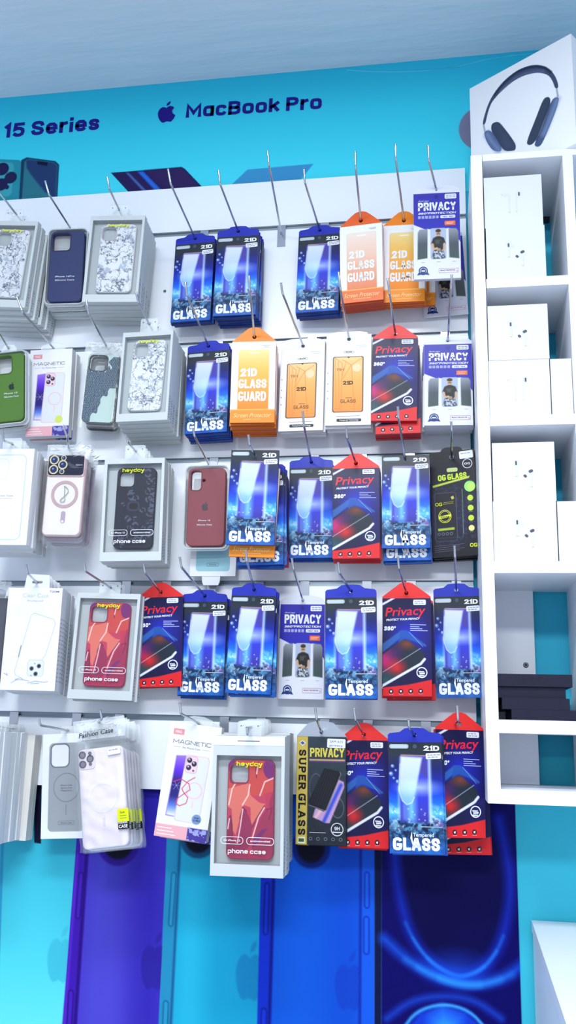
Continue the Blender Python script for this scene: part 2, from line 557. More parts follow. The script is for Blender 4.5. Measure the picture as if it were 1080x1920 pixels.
# ------------------------------------------------------------------ packets of screen glass
class Pack:
    """local frame: origin at the hanging hole, front face in y = 0, body top at z = -ho"""
    def __init__(s, w, h, t, ho, mat='print'):
        s.w, s.h, s.t, s.ho, s.mat = w, h, t, ho, mat
        s.mb = MB()

    def X(s, u):
        return (u - 0.5) * s.w

    def Z(s, v):
        return -s.ho - v * s.h

    def front(s, art, edge=WHITE):
        s.mb.grid(-s.w / 2, s.w / 2, s.Z(0), s.Z(1), art.a, 0.0, s.mat)
        x0, x1, z0, z1, t = -s.w / 2, s.w / 2, s.Z(1), s.Z(0), s.t
        v = [(x, y, z) for x in (x0, x1) for y in (0, t) for z in (z0, z1)]
        s.mb.add(v, [(0, 1, 3, 2), (4, 6, 7, 5), (0, 2, 6, 4), (1, 5, 7, 3), (2, 3, 7, 6)], edge, s.mat)

    def T(s, body, u, v, wu, hv, col=WHITE, bold=0.0, shear=0.0, rot=0.0, y=-0.0004):
        s.mb.text(body, s.X(u), s.Z(v), wu * s.w if wu else None, hv * s.h, y, col, bold, shear, rot)

    def K(s, body, u, v, wu, hv, col=WHITE, st=.22, cond=.7, shear=0.0, rot=0.0, y=-0.0004, serif=False):
        block(s.mb, body, s.X(u), s.Z(v), wu * s.w if wu else None, hv * s.h, y, col, st, cond, shear, rot, .1, s.mat, serif)

    def P(s, pts, col, y=-0.0003):
        s.mb.poly([[(s.X(p[0]), s.Z(p[1])) for p in pts]], y, col, s.mat)

    def L(s, loops, col, y=-0.0003):
        s.mb.poly(loops, y, col, s.mat)

    def rr(s, u0, v0, u1, v1, rad):
        return rrect((s.X(u0) + s.X(u1)) / 2, (s.Z(v0) + s.Z(v1)) / 2, (u1 - u0) * s.w, (v1 - v0) * s.h, rad)

    def pill(s, u0, v0, u1, v1, rad, line, col, y=-0.0003):
        o = s.rr(u0, v0, u1, v1, rad)
        s.L([o, inset(o, line)], col, y)

    def disc(s, u, v, rad, col, y=-0.0003):
        s.L([circle(s.X(u), s.Z(v), rad)], col, y)

    def ring(s, u, v, rad, t, col, y=-0.0003):
        s.L([circle(s.X(u), s.Z(v), rad), circle(s.X(u), s.Z(v), rad - t)], col, y)

def hang_tab(pts, col, hole=0.0035, mat='print', back=0.0012):
    m = MB()
    m.solid([pts, circle(0, 0, hole, seg=16)], 0.0002, back, col, mat)
    return m.mesh('hang_tab')

def sticker(p, u0, v0, u1, v1, lines=2, rot=0.0, texts=None, col=C8(236, 238, 246)):
    m = MB()
    cx, cz = (p.X(u0) + p.X(u1)) / 2, (p.Z(v0) + p.Z(v1)) / 2
    w, h = (u1 - u0) * p.w, (v1 - v0) * p.h
    def rt(q):
        a, b = q[0] - cx, q[1] - cz
        return (cx + a * math.cos(rot) - b * math.sin(rot), cz + a * math.sin(rot) + b * math.cos(rot))
    m.solid([[rt(q) for q in rrect(cx, cz, w, h, 0.002)]], -0.0007, -0.00045, col, 'matte')
    rg = random.Random(int(w * 1e6))
    if texts:
        for i, tx in enumerate(texts):
            m.text(tx, cx - w * .36, cz + h * (.1 - i * .42), w * .72, h * .24, -0.0009, C8(90, 92, 110), 0, 0, rot, mat='matte')
    else:
        for i in range(lines):
            zc = cz + h * (0.18 - 0.36 * i)
            x = cx - w * 0.38
            while x < cx + w * 0.3:
                l = rg.uniform(.003, .006)
                q = [(x, zc - .0008), (x + l, zc - .0008), (x + l, zc + .0008), (x, zc + .0008)]
                m.poly([[rt(k) for k in q]], -0.0009, C8(150, 155, 180), 'matte')
                x += l + .0012
    return m.mesh('price_sticker')

def shoulders(w, zb, zt, bump=0.36, zb2=None):
    """blue tab outline: shoulders and a bump in the middle"""
    a = w / 2
    s_ = zb + (zt - zb) * .58
    return [(-a, zb), (a, zb), (a, s_ - .002), (a * .93, s_ + .001), (a * .55, s_ + .003), (a * bump, zt - .001), (a * .12, zt), (-a * .12, zt), (-a * bump, zt - .001), (-a * .55, s_ + .003), (-a * .93, s_ + .001), (-a, s_ - .002)]

def gable(w, zb, zt, rim=.003):
    a = w / 2
    return [(-a, zb), (a, zb), (a, zb + rim), (a * .92, zb + rim + .003), (a * .45, zt - (zt - zb) * .28), (a * .26, zt - .0022), (a * .1, zt), (-a * .1, zt), (-a * .26, zt - .0022), (-a * .45, zt - (zt - zb) * .28), (-a * .92, zb + rim + .003), (-a, zb + rim)]

def mk_blue(w, h, t, ho, flat=False):
    p = Pack(w, h, t, ho)
    A = Art(w, h)
    A.a = A.vgrad([(0, C8(38, 46, 54)), (.11, C8(40, 50, 62)), (.24, C8(24, 32, 104)), (.42, C8(16, 44, 188)), (.55, C8(28, 110, 232)),
                   (.64, C8(96, 200, 248)), (.7, C8(60, 120, 190)), (.74, C8(22, 50, 92)), (.85, C8(30, 62, 110)), (1, C8(28, 84, 180))])
    n = A.noise(9, 3)
    A.put(A.m_rr(0, .6, 1, .76, 0, .02) * (n > .52), C8(205, 232, 250), .75)
    n2 = A.noise(16, 5, 4)
    A.put(A.m_rr(0, .68, 1, .86, 0, .012) * np.clip((n2 - .5) * 7, 0, 1), C8(110, 190, 225), .6)
    A.put(A.m_rr(0, .70, 1, .88, 0, .012) * np.clip((.43 - n2) * 7, 0, 1), C8(8, 24, 52), .8)
    A.put(A.m_rr(0, .9, 1, 1, 0, .015) * np.clip((n - .45) * 4, 0, 1), C8(60, 150, 225), .6)
    A.put(A.m_rr(.6, .7, .98, .76, 0, .006) * (A.noise(22, 9) > .56), C8(150, 110, 190), .8)
    # phone with light beams
    A.put(A.m_rr(.2, .12, .74, .72, .006, .002), A.vgrad([(.12, C8(84, 78, 190)), (.45, C8(56, 62, 214)), (.72, C8(58, 44, 156))]), .92)
    A.put(A.m_rr(.34, .35, .48, .71, .004, .012), C8(120, 205, 255), .95)
    A.put(A.m_rr(.26, .38, .3, .7, 0, .006), C8(140, 200, 255), .5)
    A.put(A.m_rr(.735, .15, .785, .72, .002, .004), C8(205, 228, 255), .9)
    A.put(A.m_rr(.17, .4, .205, .7, .002, .004), C8(170, 210, 255), .7)
    A.put(A.m_line([(.24, .118), (.72, .125)], .0012), C8(255, 190, 140), .8)
    # the sheet of glass
    A.put(A.m_poly([(.63, .14), (.72, .16), (.72, .33), (.57, .27)], .001), C8(74, 66, 160))
    A.put(A.m_poly([(.23, .13), (.63, .14), (.58, .26), (.47, .5), (.42, .55), (.33, .565), (.25, .53), (.19, .44)], .003),
          A.vgrad([(.12, C8(238, 246, 254)), (.36, C8(206, 226, 252)), (.56, C8(128, 186, 246))]), .9)
    A.put(A.m_line([(.22, .2), (.19, .44), (.25, .53), (.33, .565), (.42, .55), (.47, .5)], .0013, .0008), C8(235, 245, 255), .9)
    A.put(A.m_el(.56, .41, .018, .006, .02), C8(215, 240, 255), .9)
    for bu, bv, br in ((.08, .22, .0028), (.05, .29, .0035), (.1, .33, .002), (.14, .26, .0018), (.17, .36, .003)):
        A.put(A.m_el(bu, bv, br, None, .001), C8(120, 170, 235), .7)
        A.put(A.m_el(bu - .008, bv - .004, br * .45, None, .001), C8(235, 245, 255), .8)
    for k in range(26):
        A.put(A.m_el(RNG.uniform(.04, .96), RNG.uniform(.6, .8), .0009, None, .001), C8(250, 250, 255), .8)
    p.front(A, C8(26, 40, 128))
    p.pill(.03, .02, .38, .058, .0028, .0005, WHITE)
    p.L([p.rr(.04, .024, .37, .054, .0024)], C8(190, 205, 215))
    p.K('21D', .65, .078, .3, .046, C8(246, 250, 255), .24, .9, serif=True)
    p.T('Tempered', .43, .848, .38, .034, C8(235, 245, 255), .012)
    p.K('GLASS', .06, .97, .86, .112, WHITE, .23, .62)
    p.P([(.41, .8), (.38, .86), (.43, .94), (.46, .95), (.42, .88)], C8(235, 245, 255))
    p.P([(.58, .757), (.97, .757), (.97, .762), (.58, .762)], C8(210, 225, 240))
    p.disc(.5, .038 if not flat else .06, .0035, C8(70, 84, 104))
    parts = [('sleeve', p.mb.mesh('sleeve'), None, []), ('price_sticker', sticker(p, .7, .098, .98, .152, 2, .05), 'white price sticker', [])]
    if not flat:
        parts.append(('hang_tab', hang_tab(shoulders(w, -ho, .012), C8(40, 52, 176)), 'blue card hang tab with bump', []))
    return parts

def mk_red(w, h, t, ho):
    p = Pack(w, h, t, ho)
    A = Art(w, h, bg=C8(22, 20, 66))
    A.put(A.m_el(.5, .36, .022, .022, .05), C8(38, 54, 232), .85)
    A.put(A.m_el(.85, .45, .012, .03, .05), C8(34, 34, 170), .6)
    A.put(A.m_poly([(0, .05), (.19, 0), (.27, 0), (0, .075)]), C8(228, 230, 244))
    A.put(A.m_poly([(0, .47), (.38, .335), (.5, .335), (.9, .485), (.88, .5), (.5, .40), (.4, .4), (0, .56)], .0015), C8(52, 116, 190), .75)
    A.put(A.m_poly([(.36, .34), (.5, .335), (.84, .47), (.46, .42), (.33, .46)], .002), C8(36, 84, 170), .9)
    scr = A.m_poly([(0, .58), (.4, .435), (.52, .43), (.84, .56), (.86, .6), (.8, .655), (0, .885)], .0012)
    A.put(scr, C8(36, 44, 58))
    A.put(scr * A.m_el(.03, .64, .016, .018, .022), C8(202, 34, 118), .95)
    A.put(scr * A.m_el(.28, .71, .013, .012, .018), C8(226, 40, 44), .9)
    A.put(scr * A.m_el(.5, .47, .01, .006, .016), C8(180, 74, 44), .75)
    A.put(scr * A.m_el(.26, .55, .01, .01, .018), C8(90, 28, 120), .6)
    A.put(scr * A.m_el(0, .84, .02, .014, .02), C8(46, 92, 96), .8)
    A.put(A.m_line([(0, .895), (.78, .672), (.86, .625)], .0044), C8(228, 232, 240))
    A.put(A.m_line([(0, .76), (.78, .515)], .0008), C8(220, 225, 240), .9)
    A.put(A.m_line([(.55, .35), (.83, .5)], .0008), C8(150, 190, 240), .9)
    A.put(A.m_poly([(0, .915), (.5, .885), (1, .83), (1, 1), (0, 1)]), C8(226, 38, 44))
    p.front(A, C8(196, 30, 40))
    p.mb.box(w / 2 + .0001, w / 2 + .0006, .0005, t - .0005, p.Z(.86), p.Z(.02), C8(30, 24, 84))
    p.T('Privacy', .06, .188, .84, .088, C8(236, 40, 58), .012, .2, .05)
    p.T('PROTECT YOUR PRIVACY', .08, .236, .7, .019, WHITE, .035, .2, .05)
    p.K('360\u00b0', .03, .335, .25, .043, WHITE, .3, .9, .15, .02)
    for i, (a, b) in enumerate(((.57, .9), (.57, .76), (.57, .82), (.57, .93))):
        vv = .27 + i * .02
        p.P([(a, vv), (b, vv + .004), (b, vv + .01), (a, vv + .006)], C8(190, 200, 240))
    p.ring(.8, .76, .0098, .0018, WHITE)
    for k, (a, b) in enumerate(((.73, .745), (.745, .765), (.735, .785))):
        p.P([(a, b), (a + .12, b + (-.006 if k == 1 else .002)), (a + .11, b + .012), (a + .01, b + .014)], C8(226, 230, 246))
    for u in (.17, .37, .57, .77):
        vv = .952 - (u - .17) * .012
        p.disc(u, vv, .0042, C8(60, 26, 36))
        p.P([(u - .022, vv - .006), (u + .02, vv - .01), (u + .012, vv + .012), (u - .016, vv + .008)], C8(245, 225, 225), -.0005)
        p.P([(u - .045, vv + .028), (u + .045, vv + .027), (u + .045, vv + .03), (u - .045, vv + .031)], C8(245, 190, 190))
    return [('sleeve', p.mb.mesh('sleeve'), None, []),
            ('hang_tab', hang_tab(gable(w, -ho, .02), C8(232, 50, 48), .0038), 'red gabled hang tab', []),
            ('price_sticker', sticker(p, .64, .016, .9, .07, 2), 'white price sticker', [])]

def mk_priv(w, h, t, ho):
    p = Pack(w, h, t, ho)
    A = Art(w, h, bg=C8(228, 229, 242))
    A.put(A.m_poly([(0, 0), (1, 0), (1, .585), (.78, .42), (.25, .425), (0, .365)]), A.vgrad([(0, C8(52, 48, 164)), (.5, C8(44, 44, 178))]))
    gl = A.vgrad([(.42, C8(150, 158, 166)), (.6, C8(74, 80, 92)), (.78, C8(60, 84, 78))])
    A.put(A.m_poly([(.13, .425), (.31, .42), (.3, .76), (.08, .775), (.09, .46)], .001), gl)
    A.put(A.m_poly([(.74, .42), (.92, .425), (.96, .46), (.97, .775), (.75, .76)], .001), gl)
    A.put(A.m_line([(.31, .42), (.3, .76)], .0012), C8(235, 238, 245))
    A.put(A.m_line([(.745, .42), (.755, .76)], .0012), C8(235, 238, 245))
    A.put(A.m_rr(.36, .415, .7, .775, .004), C8(176, 190, 214))
    # the man on the middle screen
    skin = C8(206, 168, 136)
    A.put(A.m_el(.53, .465, .0052, .0078), skin)
    A.put(A.m_el(.53, .446, .0052, .0035), C8(60, 48, 40))
    A.put(A.m_el(.53, .487, .0036, .003), C8(80, 62, 50), .6)
    A.put(A.m_rr(.5, .49, .56, .52), skin)
    A.put(A.m_poly([(.42, .53), (.5, .51), (.56, .51), (.65, .53), (.69, .6), (.63, .605), (.63, .68), (.43, .68), (.43, .6), (.37, .6)], .001), C8(34, 38, 40))
    A.put(A.m_line([(.4, .6), (.43, .66), (.5, .65)], .0042), skin)
    A.put(A.m_line([(.66, .6), (.66, .66), (.6, .69)], .0042), skin)
    A.put(A.m_rr(.49, .65, .58, .69, .002), skin, .8)
    trou = A.m_poly([(.42, .68), (.64, .68), (.68, .76), (.62, .772), (.4, .772), (.38, .75)], .001)
    A.put(trou, C8(70, 80, 96))
    A.put(trou * (A.noise(30, 4) > .52), C8(190, 198, 206))
    A.put(A.m_rr(.46, .55, .6, .6, .001, .002) * (A.noise(26, 12) > .5), C8(90, 90, 80), .7)
    p.front(A, C8(214, 216, 230))
    p.disc(.5, .045, .0042, C8(38, 38, 140))
    p.T('Anti-spy', .1, .098, .24, .016, C8(220, 222, 250), 0, .3)
    p.K('PRIVACY', .1, .208, .82, .098, WHITE, .21, .62)
    p.K('360\u00b0PROTECTION', .1, .25, .82, .022, WHITE, .22, 1.0, .2)
    for k in range(6):
        p.pill(.1 + k * .077, .268, .155 + k * .077, .3, .0008, .0007, C8(205, 208, 246))
        p.L([p.rr(.117 + k * .077, .276, .14 + k * .077, .292, .0004)], C8(205, 208, 246))
    p.L([p.rr(.58, .266, .9, .302, .002)], C8(220, 224, 250))
    p.T('HD  9H', .63, .294, .22, .016, C8(60, 60, 170), .02)
    p.L([p.rr(.67, .335, .9, .388, .001)], C8(240, 108, 60))
    p.P([(.7, .35), (.87, .35), (.87, .356), (.7, .356)], C8(255, 210, 190), -.0005)
    p.P([(.7, .366), (.85, .366), (.85, .372), (.7, .372)], C8(255, 210, 190), -.0005)
    p.ring(.2, .905, .0088, .0022, C8(30, 60, 122))
    p.disc(.2, .905, .0054, C8(30, 60, 122))
    p.P([(.16, .9), (.24, .9), (.235, .915), (.165, .915)], C8(225, 230, 245), -.0005)
    p.P([(.1, .925), (.3, .925), (.33, .955), (.2, .945), (.07, .955)], C8(30, 60, 122), -.0006)
    p.pill(.53, .885, .95, .936, .001, .0006, C8(180, 130, 140))
    p.T('PRIVACY PROTECTOR', .56, .914, .32, .013, C8(120, 50, 60), .02)
    p.P([(.9, .9), (.93, .92), (.92, .928)], C8(220, 40, 50), -.0005)
    for u in (.2, .53, .86):
        p.P([(u - .04, .805), (u + .04, .805), (u + .04, .81), (u - .04, .81)], C8(170, 176, 190))
    a = w / 2
    tab = [(-a, -ho), (a, -ho), (a, -ho + .006), (a * .82, -ho + .013), (a * .4, -ho + .017), (-a * .4, -ho + .017), (-a * .82, -ho + .013), (-a, -ho + .006)]
    return [('sleeve', p.mb.mesh('sleeve'), None, []), ('hang_tab', hang_tab(tab, C8(226, 228, 240)), 'white card hang tab', []),
            ('price_sticker', sticker(p, .68, .018, .93, .075, 2), 'white price sticker', [])]

def mk_orange(w, h, t, ho, coral=False):
    p = Pack(w, h, t, ho)
    A = Art(w, h, bg=C8(246, 246, 246))
    if coral:
        g = A.vgrad([(.1, C8(248, 228, 214)), (.4, C8(244, 200, 176)), (.84, C8(236, 134, 94))])  # panel also paled by painted-in glare; band and tab are redder themselves
        band, tabc, edge = C8(240, 122, 72), C8(238, 98, 40), C8(206, 66, 26)
    else:
        g = A.vgrad([(.1, C8(250, 224, 150)), (.35, C8(250, 190, 84)), (.84, C8(246, 136, 34))])
        band, tabc, edge = C8(246, 146, 42), C8(248, 136, 24), C8(214, 78, 22)
    A.put(A.m_rr(.15, .1, .86, .95, .005), g)
    A.put(A.m_ring(.15, .1, .86, .95, .005, .0007), C8(214, 204, 190), .8)
    A.put(A.m_rr(.4, .13, .62, .145, .0006), C8(255, 248, 235), .9)
    A.put(A.m_rr(-.1, .835, 1.1, 1.1), band)
    A.put(A.m_rr(-.1, .835, 1.1, .847), C8(254, 190, 90))
    p.front(A, edge)
    p.mb.box(-w / 2 - .0005, -w / 2 - .0001, .0004, t - .0004, p.Z(.83), p.Z(.0), C8(240, 236, 232))
    p.K('21D', .18, .435, .4, .1, WHITE, .25, .62)
    p.K('GLASS', .17, .58, .64, .11, WHITE, .22, .6)
    p.K('GUARD', .17, .738, .63, .118, WHITE, .22, .6)
    p.T('Screen Protector', .08, .935, .84, .052, C8(255, 222, 150), 0, .35)
    p.P([(.3, .957), (.7, .955), (.7, .96), (.3, .962)], C8(255, 222, 150))
    p.P([(.68, .055), (.86, .05), (.86, .056), (.68, .061)], C8(170, 180, 170))
    p.P([(.72, .068), (.86, .064), (.86, .07), (.72, .074)], C8(170, 180, 170))
    return [('sleeve', p.mb.mesh('sleeve'), None, []), ('hang_tab', hang_tab(gable(w, -ho, .021, .001), tabc, .0042), 'orange domed hang tab', [])]

def mk_wo(w, h, t, ho):
    p = Pack(w, h, t, ho)
    A = Art(w, h, bg=C8(244, 244, 244))
    A.put(A.m_rr(.15, .245, .83, .86, .004), C8(60, 44, 40))
    scr = A.m_rr(.17, .252, .81, .852, .0035)
    A.put(scr, A.vgrad([(.25, C8(253, 206, 140)), (.5, C8(250, 178, 92)), (.85, C8(246, 150, 66))]))
    ln = C8(226, 130, 60)
    for a, b in (((.2, .26), (.36, .32)), ((.36, .32), (.34, .84)), ((.27, .3), (.3, .84)), ((.36, .28), (.56, .34)), ((.56, .34), (.64, .84)),
                 ((.56, .34), (.78, .27)), ((.56, .34), (.34, .52)), ((.44, .3), (.36, .46)), ((.2, .27), (.24, .84))):
        A.put(A.m_line([a, b], .0011) * scr, ln, .9)
    A.put(A.m_el(.68, .37, .0085) * scr, C8(254, 214, 170))
    A.put(A.m_poly([(.46, .248), (.54, .248), (.5, .265)]), C8(40, 34, 34))
    p.front(A, C8(222, 222, 226))
    p.disc(.5, -(-.052), .0038, C8(70, 70, 80))
    p.pill(.38, .186, .62, .207, .0016, .0005, C8(70, 70, 74))
    p.T('GLASS', .43, .2, .14, .01, C8(70, 70, 74), .02)
    p.K('11H', .23, .405, .17, .03, C8(150, 92, 46), .1, .9)
    p.K('21D', .37, .557, .23, .04, C8(40, 34, 36), .22, .9, serif=True)
    p.K('GLASS', .33, .757, .34, .036, C8(96, 64, 40), .14, .9)
    p.P([(.44, .7), (.58, .7), (.58, .706), (.44, .706)], C8(150, 96, 50))
    p.P([(.24, .9), (.76, .9), (.76, .904), (.24, .904)], C8(130, 130, 136))
    p.L([p.rr(.25, .93, .79, .962, .002)], C8(48, 48, 52))
    p.T('Tempered Technology', .31, .952, .42, .014, WHITE, .01, y=-.0006)
    p.P([(.66, .12), (.9, .12), (.9, .125), (.66, .125)], C8(200, 202, 206))
    p.P([(.72, .138), (.9, .138), (.9, .143), (.72, .143)], C8(200, 202, 206))
    for v in (.42, .54, .62, .7):
        p.P([(.03, v), (.06, v), (.06, v + .01), (.03, v + .012)], C8(170, 172, 178))
    a = w / 2
    tab = [(-a * .86, -ho - .0), (a * .86, -ho), (a * .8, -ho + .004), (a * .5, -ho + .0065), (-a * .5, -ho + .0065), (-a * .8, -ho + .004)]
    m = MB()
    m.solid([tab], .0002, .001, C8(240, 240, 242))
    return [('sleeve', p.mb.mesh('sleeve'), None, []), ('hang_tab', m.mesh('hang_tab'), None, [])]

def mk_og(w, h, t, ho):
    p = Pack(w, h, t, ho)
    A = Art(w, h, bg=C8(20, 20, 30))
    A.a = A.vgrad([(0, C8(14, 14, 26)), (.3, C8(12, 13, 34)), (.7, C8(22, 18, 58)), (1, C8(8, 8, 18))])
    n = A.noise(24, 8)
    A.put(A.m_rr(0, .3, 1, .9, 0, .02) * (n > .62), C8(70, 90, 110), .4)
    A.put(A.m_poly([(.05, .325), (.88, .255), (.86, .275), (.06, .345)]), A.vgrad([(.25, C8(226, 232, 120)), (.34, C8(178, 200, 50))]))
    A.put(A.m_rr(.08, .4, .56, .86, .005), C8(22, 20, 36))
    A.put(A.m_ring(.08, .4, .56, .86, .005, .0007), C8(96, 104, 130))
    A.put(A.m_ring(.1, .36, .7, .83, .006, .0006), C8(70, 90, 120), .7)
    A.put(A.m_line([(.7, .38), (.69, .8)], .001), C8(120, 180, 140), .8)
    A.put(A.m_rr(.14, .735, .5, .757, 0, 0, -.04), C8(168, 192, 60))
    p.front(A, C8(14, 14, 20))
    lime, yel = C8(204, 232, 60), C8(222, 226, 60)
    p.L([p.rr(.38, .166, .62, .205, .003)], C8(196, 214, 140))
    p.K('OG GLASS', .18, .286, .64, .056, lime, .22, .62, 0, .05)
    p.ring(.84, .135, .0095, .0013, C8(220, 225, 235))
    p.T('OG', .77, .145, .13, .018, C8(220, 225, 235), .03)
    p.ring(.5, .14, .0046, .0008, C8(50, 52, 74))
    p.disc(.87, .355, .0105, C8(150, 235, 120))
    p.disc(.9, .36, .0076, C8(204, 246, 110), -.0004)
    for v in (.465, .56, .655, .75):
        p.disc(.87, v, .0055, lime if v < .7 else C8(246, 240, 150))
        p.P([(.83, v + .035), (.91, v + .035), (.91, v + .039), (.83, v + .039)], C8(120, 126, 110))
    p.K('OG', .1, .525, .15, .032, yel, .16, 1)
    for k in range(2):
        p.P([(.27, .495 + k * .014), (.5, .487 + k * .014), (.5, .491 + k * .014), (.27, .499 + k * .014)], C8(170, 160, 60))
    p.P([(.44, .445), (.5, .435), (.52, .46), (.47, .47)], C8(200, 196, 80))
    p.ring(.3, .625, .0125, .0012, yel)
    p.ring(.3, .625, .0098, .0008, yel)
    p.P([(.16, .625), (.44, .605), (.44, .63), (.16, .65)], yel)
    p.T('glass', .2, .638, .2, .014, C8(30, 30, 40), .02, 0, .06, -.0005)
    for k in range(4):
        p.ring(.16 + k * .09, .79, .0028, .0007, C8(120, 124, 150))
    for k in range(4):
        p.P([(.05, .9 + k * .018), (.7 - .1 * (k % 2), .89 + k * .018), (.7 - .1 * (k % 2), .893 + k * .018), (.05, .903 + k * .018)], C8(96, 98, 124))
    p.K('OG', .82, .925, .16, .034, yel, .22, 1)
    p.disc(.5, .06, .0042, C8(120, 124, 140))
    p.disc(.5, .06, .003, C8(8, 8, 12), -.0005)
    a = w / 2
    m = MB()
    m.solid([[(-a * .5, -ho), (a * .5, -ho), (a * .42, -ho + .005), (a * .28, -ho + .0075), (-a * .28, -ho + .0075), (-a * .42, -ho + .005)]], .0002, .001, C8(22, 22, 32))
    return [('sleeve', p.mb.mesh('sleeve'), None, []), ('hang_tab', m.mesh('hang_tab'), None, []),
            ('price_sticker', sticker(p, .67, .012, .97, .085, 1, .06), 'white price sticker', [])]

def mk_super(w, h, t, ho):
    p = Pack(w, h, t, ho)
    A = Art(w, h, bg=C8(44, 52, 64))
    A.a = A.vgrad([(0, C8(54, 64, 74)), (.5, C8(44, 52, 62)), (1, C8(30, 36, 46))])
    A.put(A.noise(40, 3) > .62, C8(60, 70, 80), .25)
    A.put(A.m_rr(.26, .213, .98, .228, 0, .001), C8(220, 170, 120))
    A.put(A.m_rr(.26, .228, .98, .238, 0, .001), C8(90, 60, 130))
    for k in range(40):
        an = k / 40 * 6.283
        A.put(A.m_el(.4 + .13 * math.cos(an), .48 + .13 * math.sin(an) * 1, .0006, None, .0006), C8(130, 140, 150), .8)
        A.put(A.m_el(.84 + .12 * math.cos(an), .66 + .09 * math.sin(an), .0006, None, .0006), C8(150, 160, 170), .8)
    second = A.m_poly([(.86, .4), (.96, .42), (.97, .47), (.68, .8), (.6, .8), (.34, .75), (.38, .68)], .001)
    A.put(second, C8(188, 150, 196))
    A.put(second * A.m_line([(.9, .45), (.55, .8)], .006, .003), C8(60, 80, 200))
    A.put(second * A.m_line([(.7, .55), (.4, .75)], .004, .004), C8(240, 190, 180))
    A.put(A.m_poly([(.56, .295), (.88, .325), (.9, .35), (.62, .68), (.56, .695), (.26, .64), (.25, .61)], .0008), C8(26, 27, 34))
    for k in range(7):
        A.put(A.m_line([(.55 + k * .045, .31 + k * .004), (.3 + k * .045, .62 + k * .008)], .0006), C8(48, 50, 58))
    A.put(A.m_line([(.88, .33), (.9, .35), (.6, .69), (.26, .64)], .001), C8(150, 152, 160), .9)
    A.put(A.m_rr(0, 0, .225, 1), C8(196, 170, 70))
    A.put(A.m_rr(0, 0, .225, 1) * A.noise(5, 2), C8(226, 204, 110), .6)
    p.front(A, C8(40, 42, 48))
    x = p.X(.06)
    block(p.mb, 'SUPER GLASS', p.X(.045), p.Z(.125), .79 * h, .15 * w, -.0004, C8(24, 22, 34), .24, 1.0, 0, -math.pi / 2, .3, 'print', True)
    p.P([(.04, .06), (.12, .035), (.19, .06), (.12, .095)], C8(210, 212, 226))
    p.P([(.07, .06), (.12, .045), (.16, .065), (.12, .08)], C8(90, 92, 110), -.0005)
    p.L([p.rr(.04, .93, .19, .99, .001)], C8(230, 230, 190))
    p.P([(.06, .945), (.17, .945), (.17, .975), (.06, .975)], C8(70, 90, 50), -.0005)
    p.K('PRIVACY', .27, .192, .7, .085, C8(222, 206, 84), .19, .6)
    p.ring(.83, .855, .0112, .0014, C8(214, 216, 222))
    p.K('9H', .775, .862, .11, .032, C8(214, 216, 222), .2, .9)
    p.P([(.74, .876), (.92, .876), (.92, .886), (.74, .886)], C8(214, 216, 222))
    p.P([(.28, .885), (.6, .885), (.6, .891), (.28, .891)], C8(170, 172, 180))
    for k in range(5):
        p.ring(.3 + k * .15, .945, .003, .0008, C8(120, 126, 140))
    a = w / 2
    tab = [(-a, -ho), (a, -ho), (a, -ho + .002), (a * .5, .016), (a * .25, .019), (-a * .25, .019), (-a * .55, .015), (-a, -ho + .002)]
    return [('sleeve', p.mb.mesh('sleeve'), None, []), ('hang_tab', hang_tab(tab, C8(168, 176, 188), .0036, 'shiny'), 'silvery hang tab', []),
            ('price_sticker', sticker(p, .62, .02, .99, .105, 2, -.03, ['SAM A15', 'privacy']), 'white price sticker', [])]
# ------------------------------------------------------------------ phone cases
def case_part(mb, cx, cz, w, h, y0, t, col, cut, art=None, rad=.009, rot=0.0, mat='silicone', pmat='print', cutrad=.007, extra=()):
    """a phone case: rounded plate with a camera opening; cut = (u0, v0, u1, v1) of the case"""
    m = MB()
    cw, chh = (cut[2] - cut[0]) * w, (cut[3] - cut[1]) * h
    ccx, ccz = ((cut[0] + cut[2]) / 2 - .5) * w, (.5 - (cut[1] + cut[3]) / 2) * h
    hole = rrect(ccx, ccz, cw, chh, min(cutrad, cw * .49, chh * .49), 5)
    loops = [rrect(0, 0, w, h, rad, 6), hole]
    for e in extra:
        loops.append(circle((e[0] - .5) * w, (.5 - e[1]) * h, e[2], seg=14))
    m.solid(loops, y0, y0 + t, col, mat, .0014)
    rim = inset(hole, -.0016)
    m.solid([rim, hole], y0 - .0008, y0 + .0004, np.array(col) * .82, mat)
    if art is not None:
        mk = art.m_rr(.014, .007, .986, .993, rad - .001) * (1 - art.m_rr(cut[0] - .022, cut[1] - .011, cut[2] + .022, cut[3] + .011, min(cutrad, cw * .5, chh * .5)))
        m.grid(-w / 2, w / 2, h / 2, -h / 2, art.a, y0 - .0002, pmat, mk)
    return m, (cx, cz, rot)

def place(m, tr, dst):
    """move a small builder into another one, turned by rot and shifted to cx, cz"""
    cx, cz, rot = tr
    c_, s_ = math.cos(rot), math.sin(rot)
    for v in m.v:
        x, z = v[:, 0].copy(), v[:, 2].copy()
        v[:, 0] = x * c_ - z * s_ + cx
        v[:, 2] = x * s_ + z * c_ + cz
    k = dst.n
    dst.v += m.v
    dst.c += m.c
    dst.f += [tuple(i + k for i in fc) for fc in m.f]
    dst.m += [dst.mat(m.mats[i]) for i in m.m]
    dst.sm += m.sm
    dst.n += m.n

def art_marble(w, h, seed):
    A = Art(w, h, .0007, C8(234, 238, 242))
    n, n2, n3 = A.noise(4, seed, 5), A.noise(3, seed + 1, 5), A.noise(9, seed + 2, 4)
    A.put(np.clip(1 - abs(n - .5) / .035, 0, 1), C8(70, 82, 110), .8)
    A.put(np.clip(1 - abs(n2 - .48) / .02, 0, 1), C8(30, 36, 58), .9)
    A.put(np.clip((n3 - .58) * 9, 0, 1), C8(150, 165, 190), .6)
    A.put(np.clip(1 - abs(n3 - .45) / .02, 0, 1) * (n > .46), C8(50, 60, 88), .7)
    return A

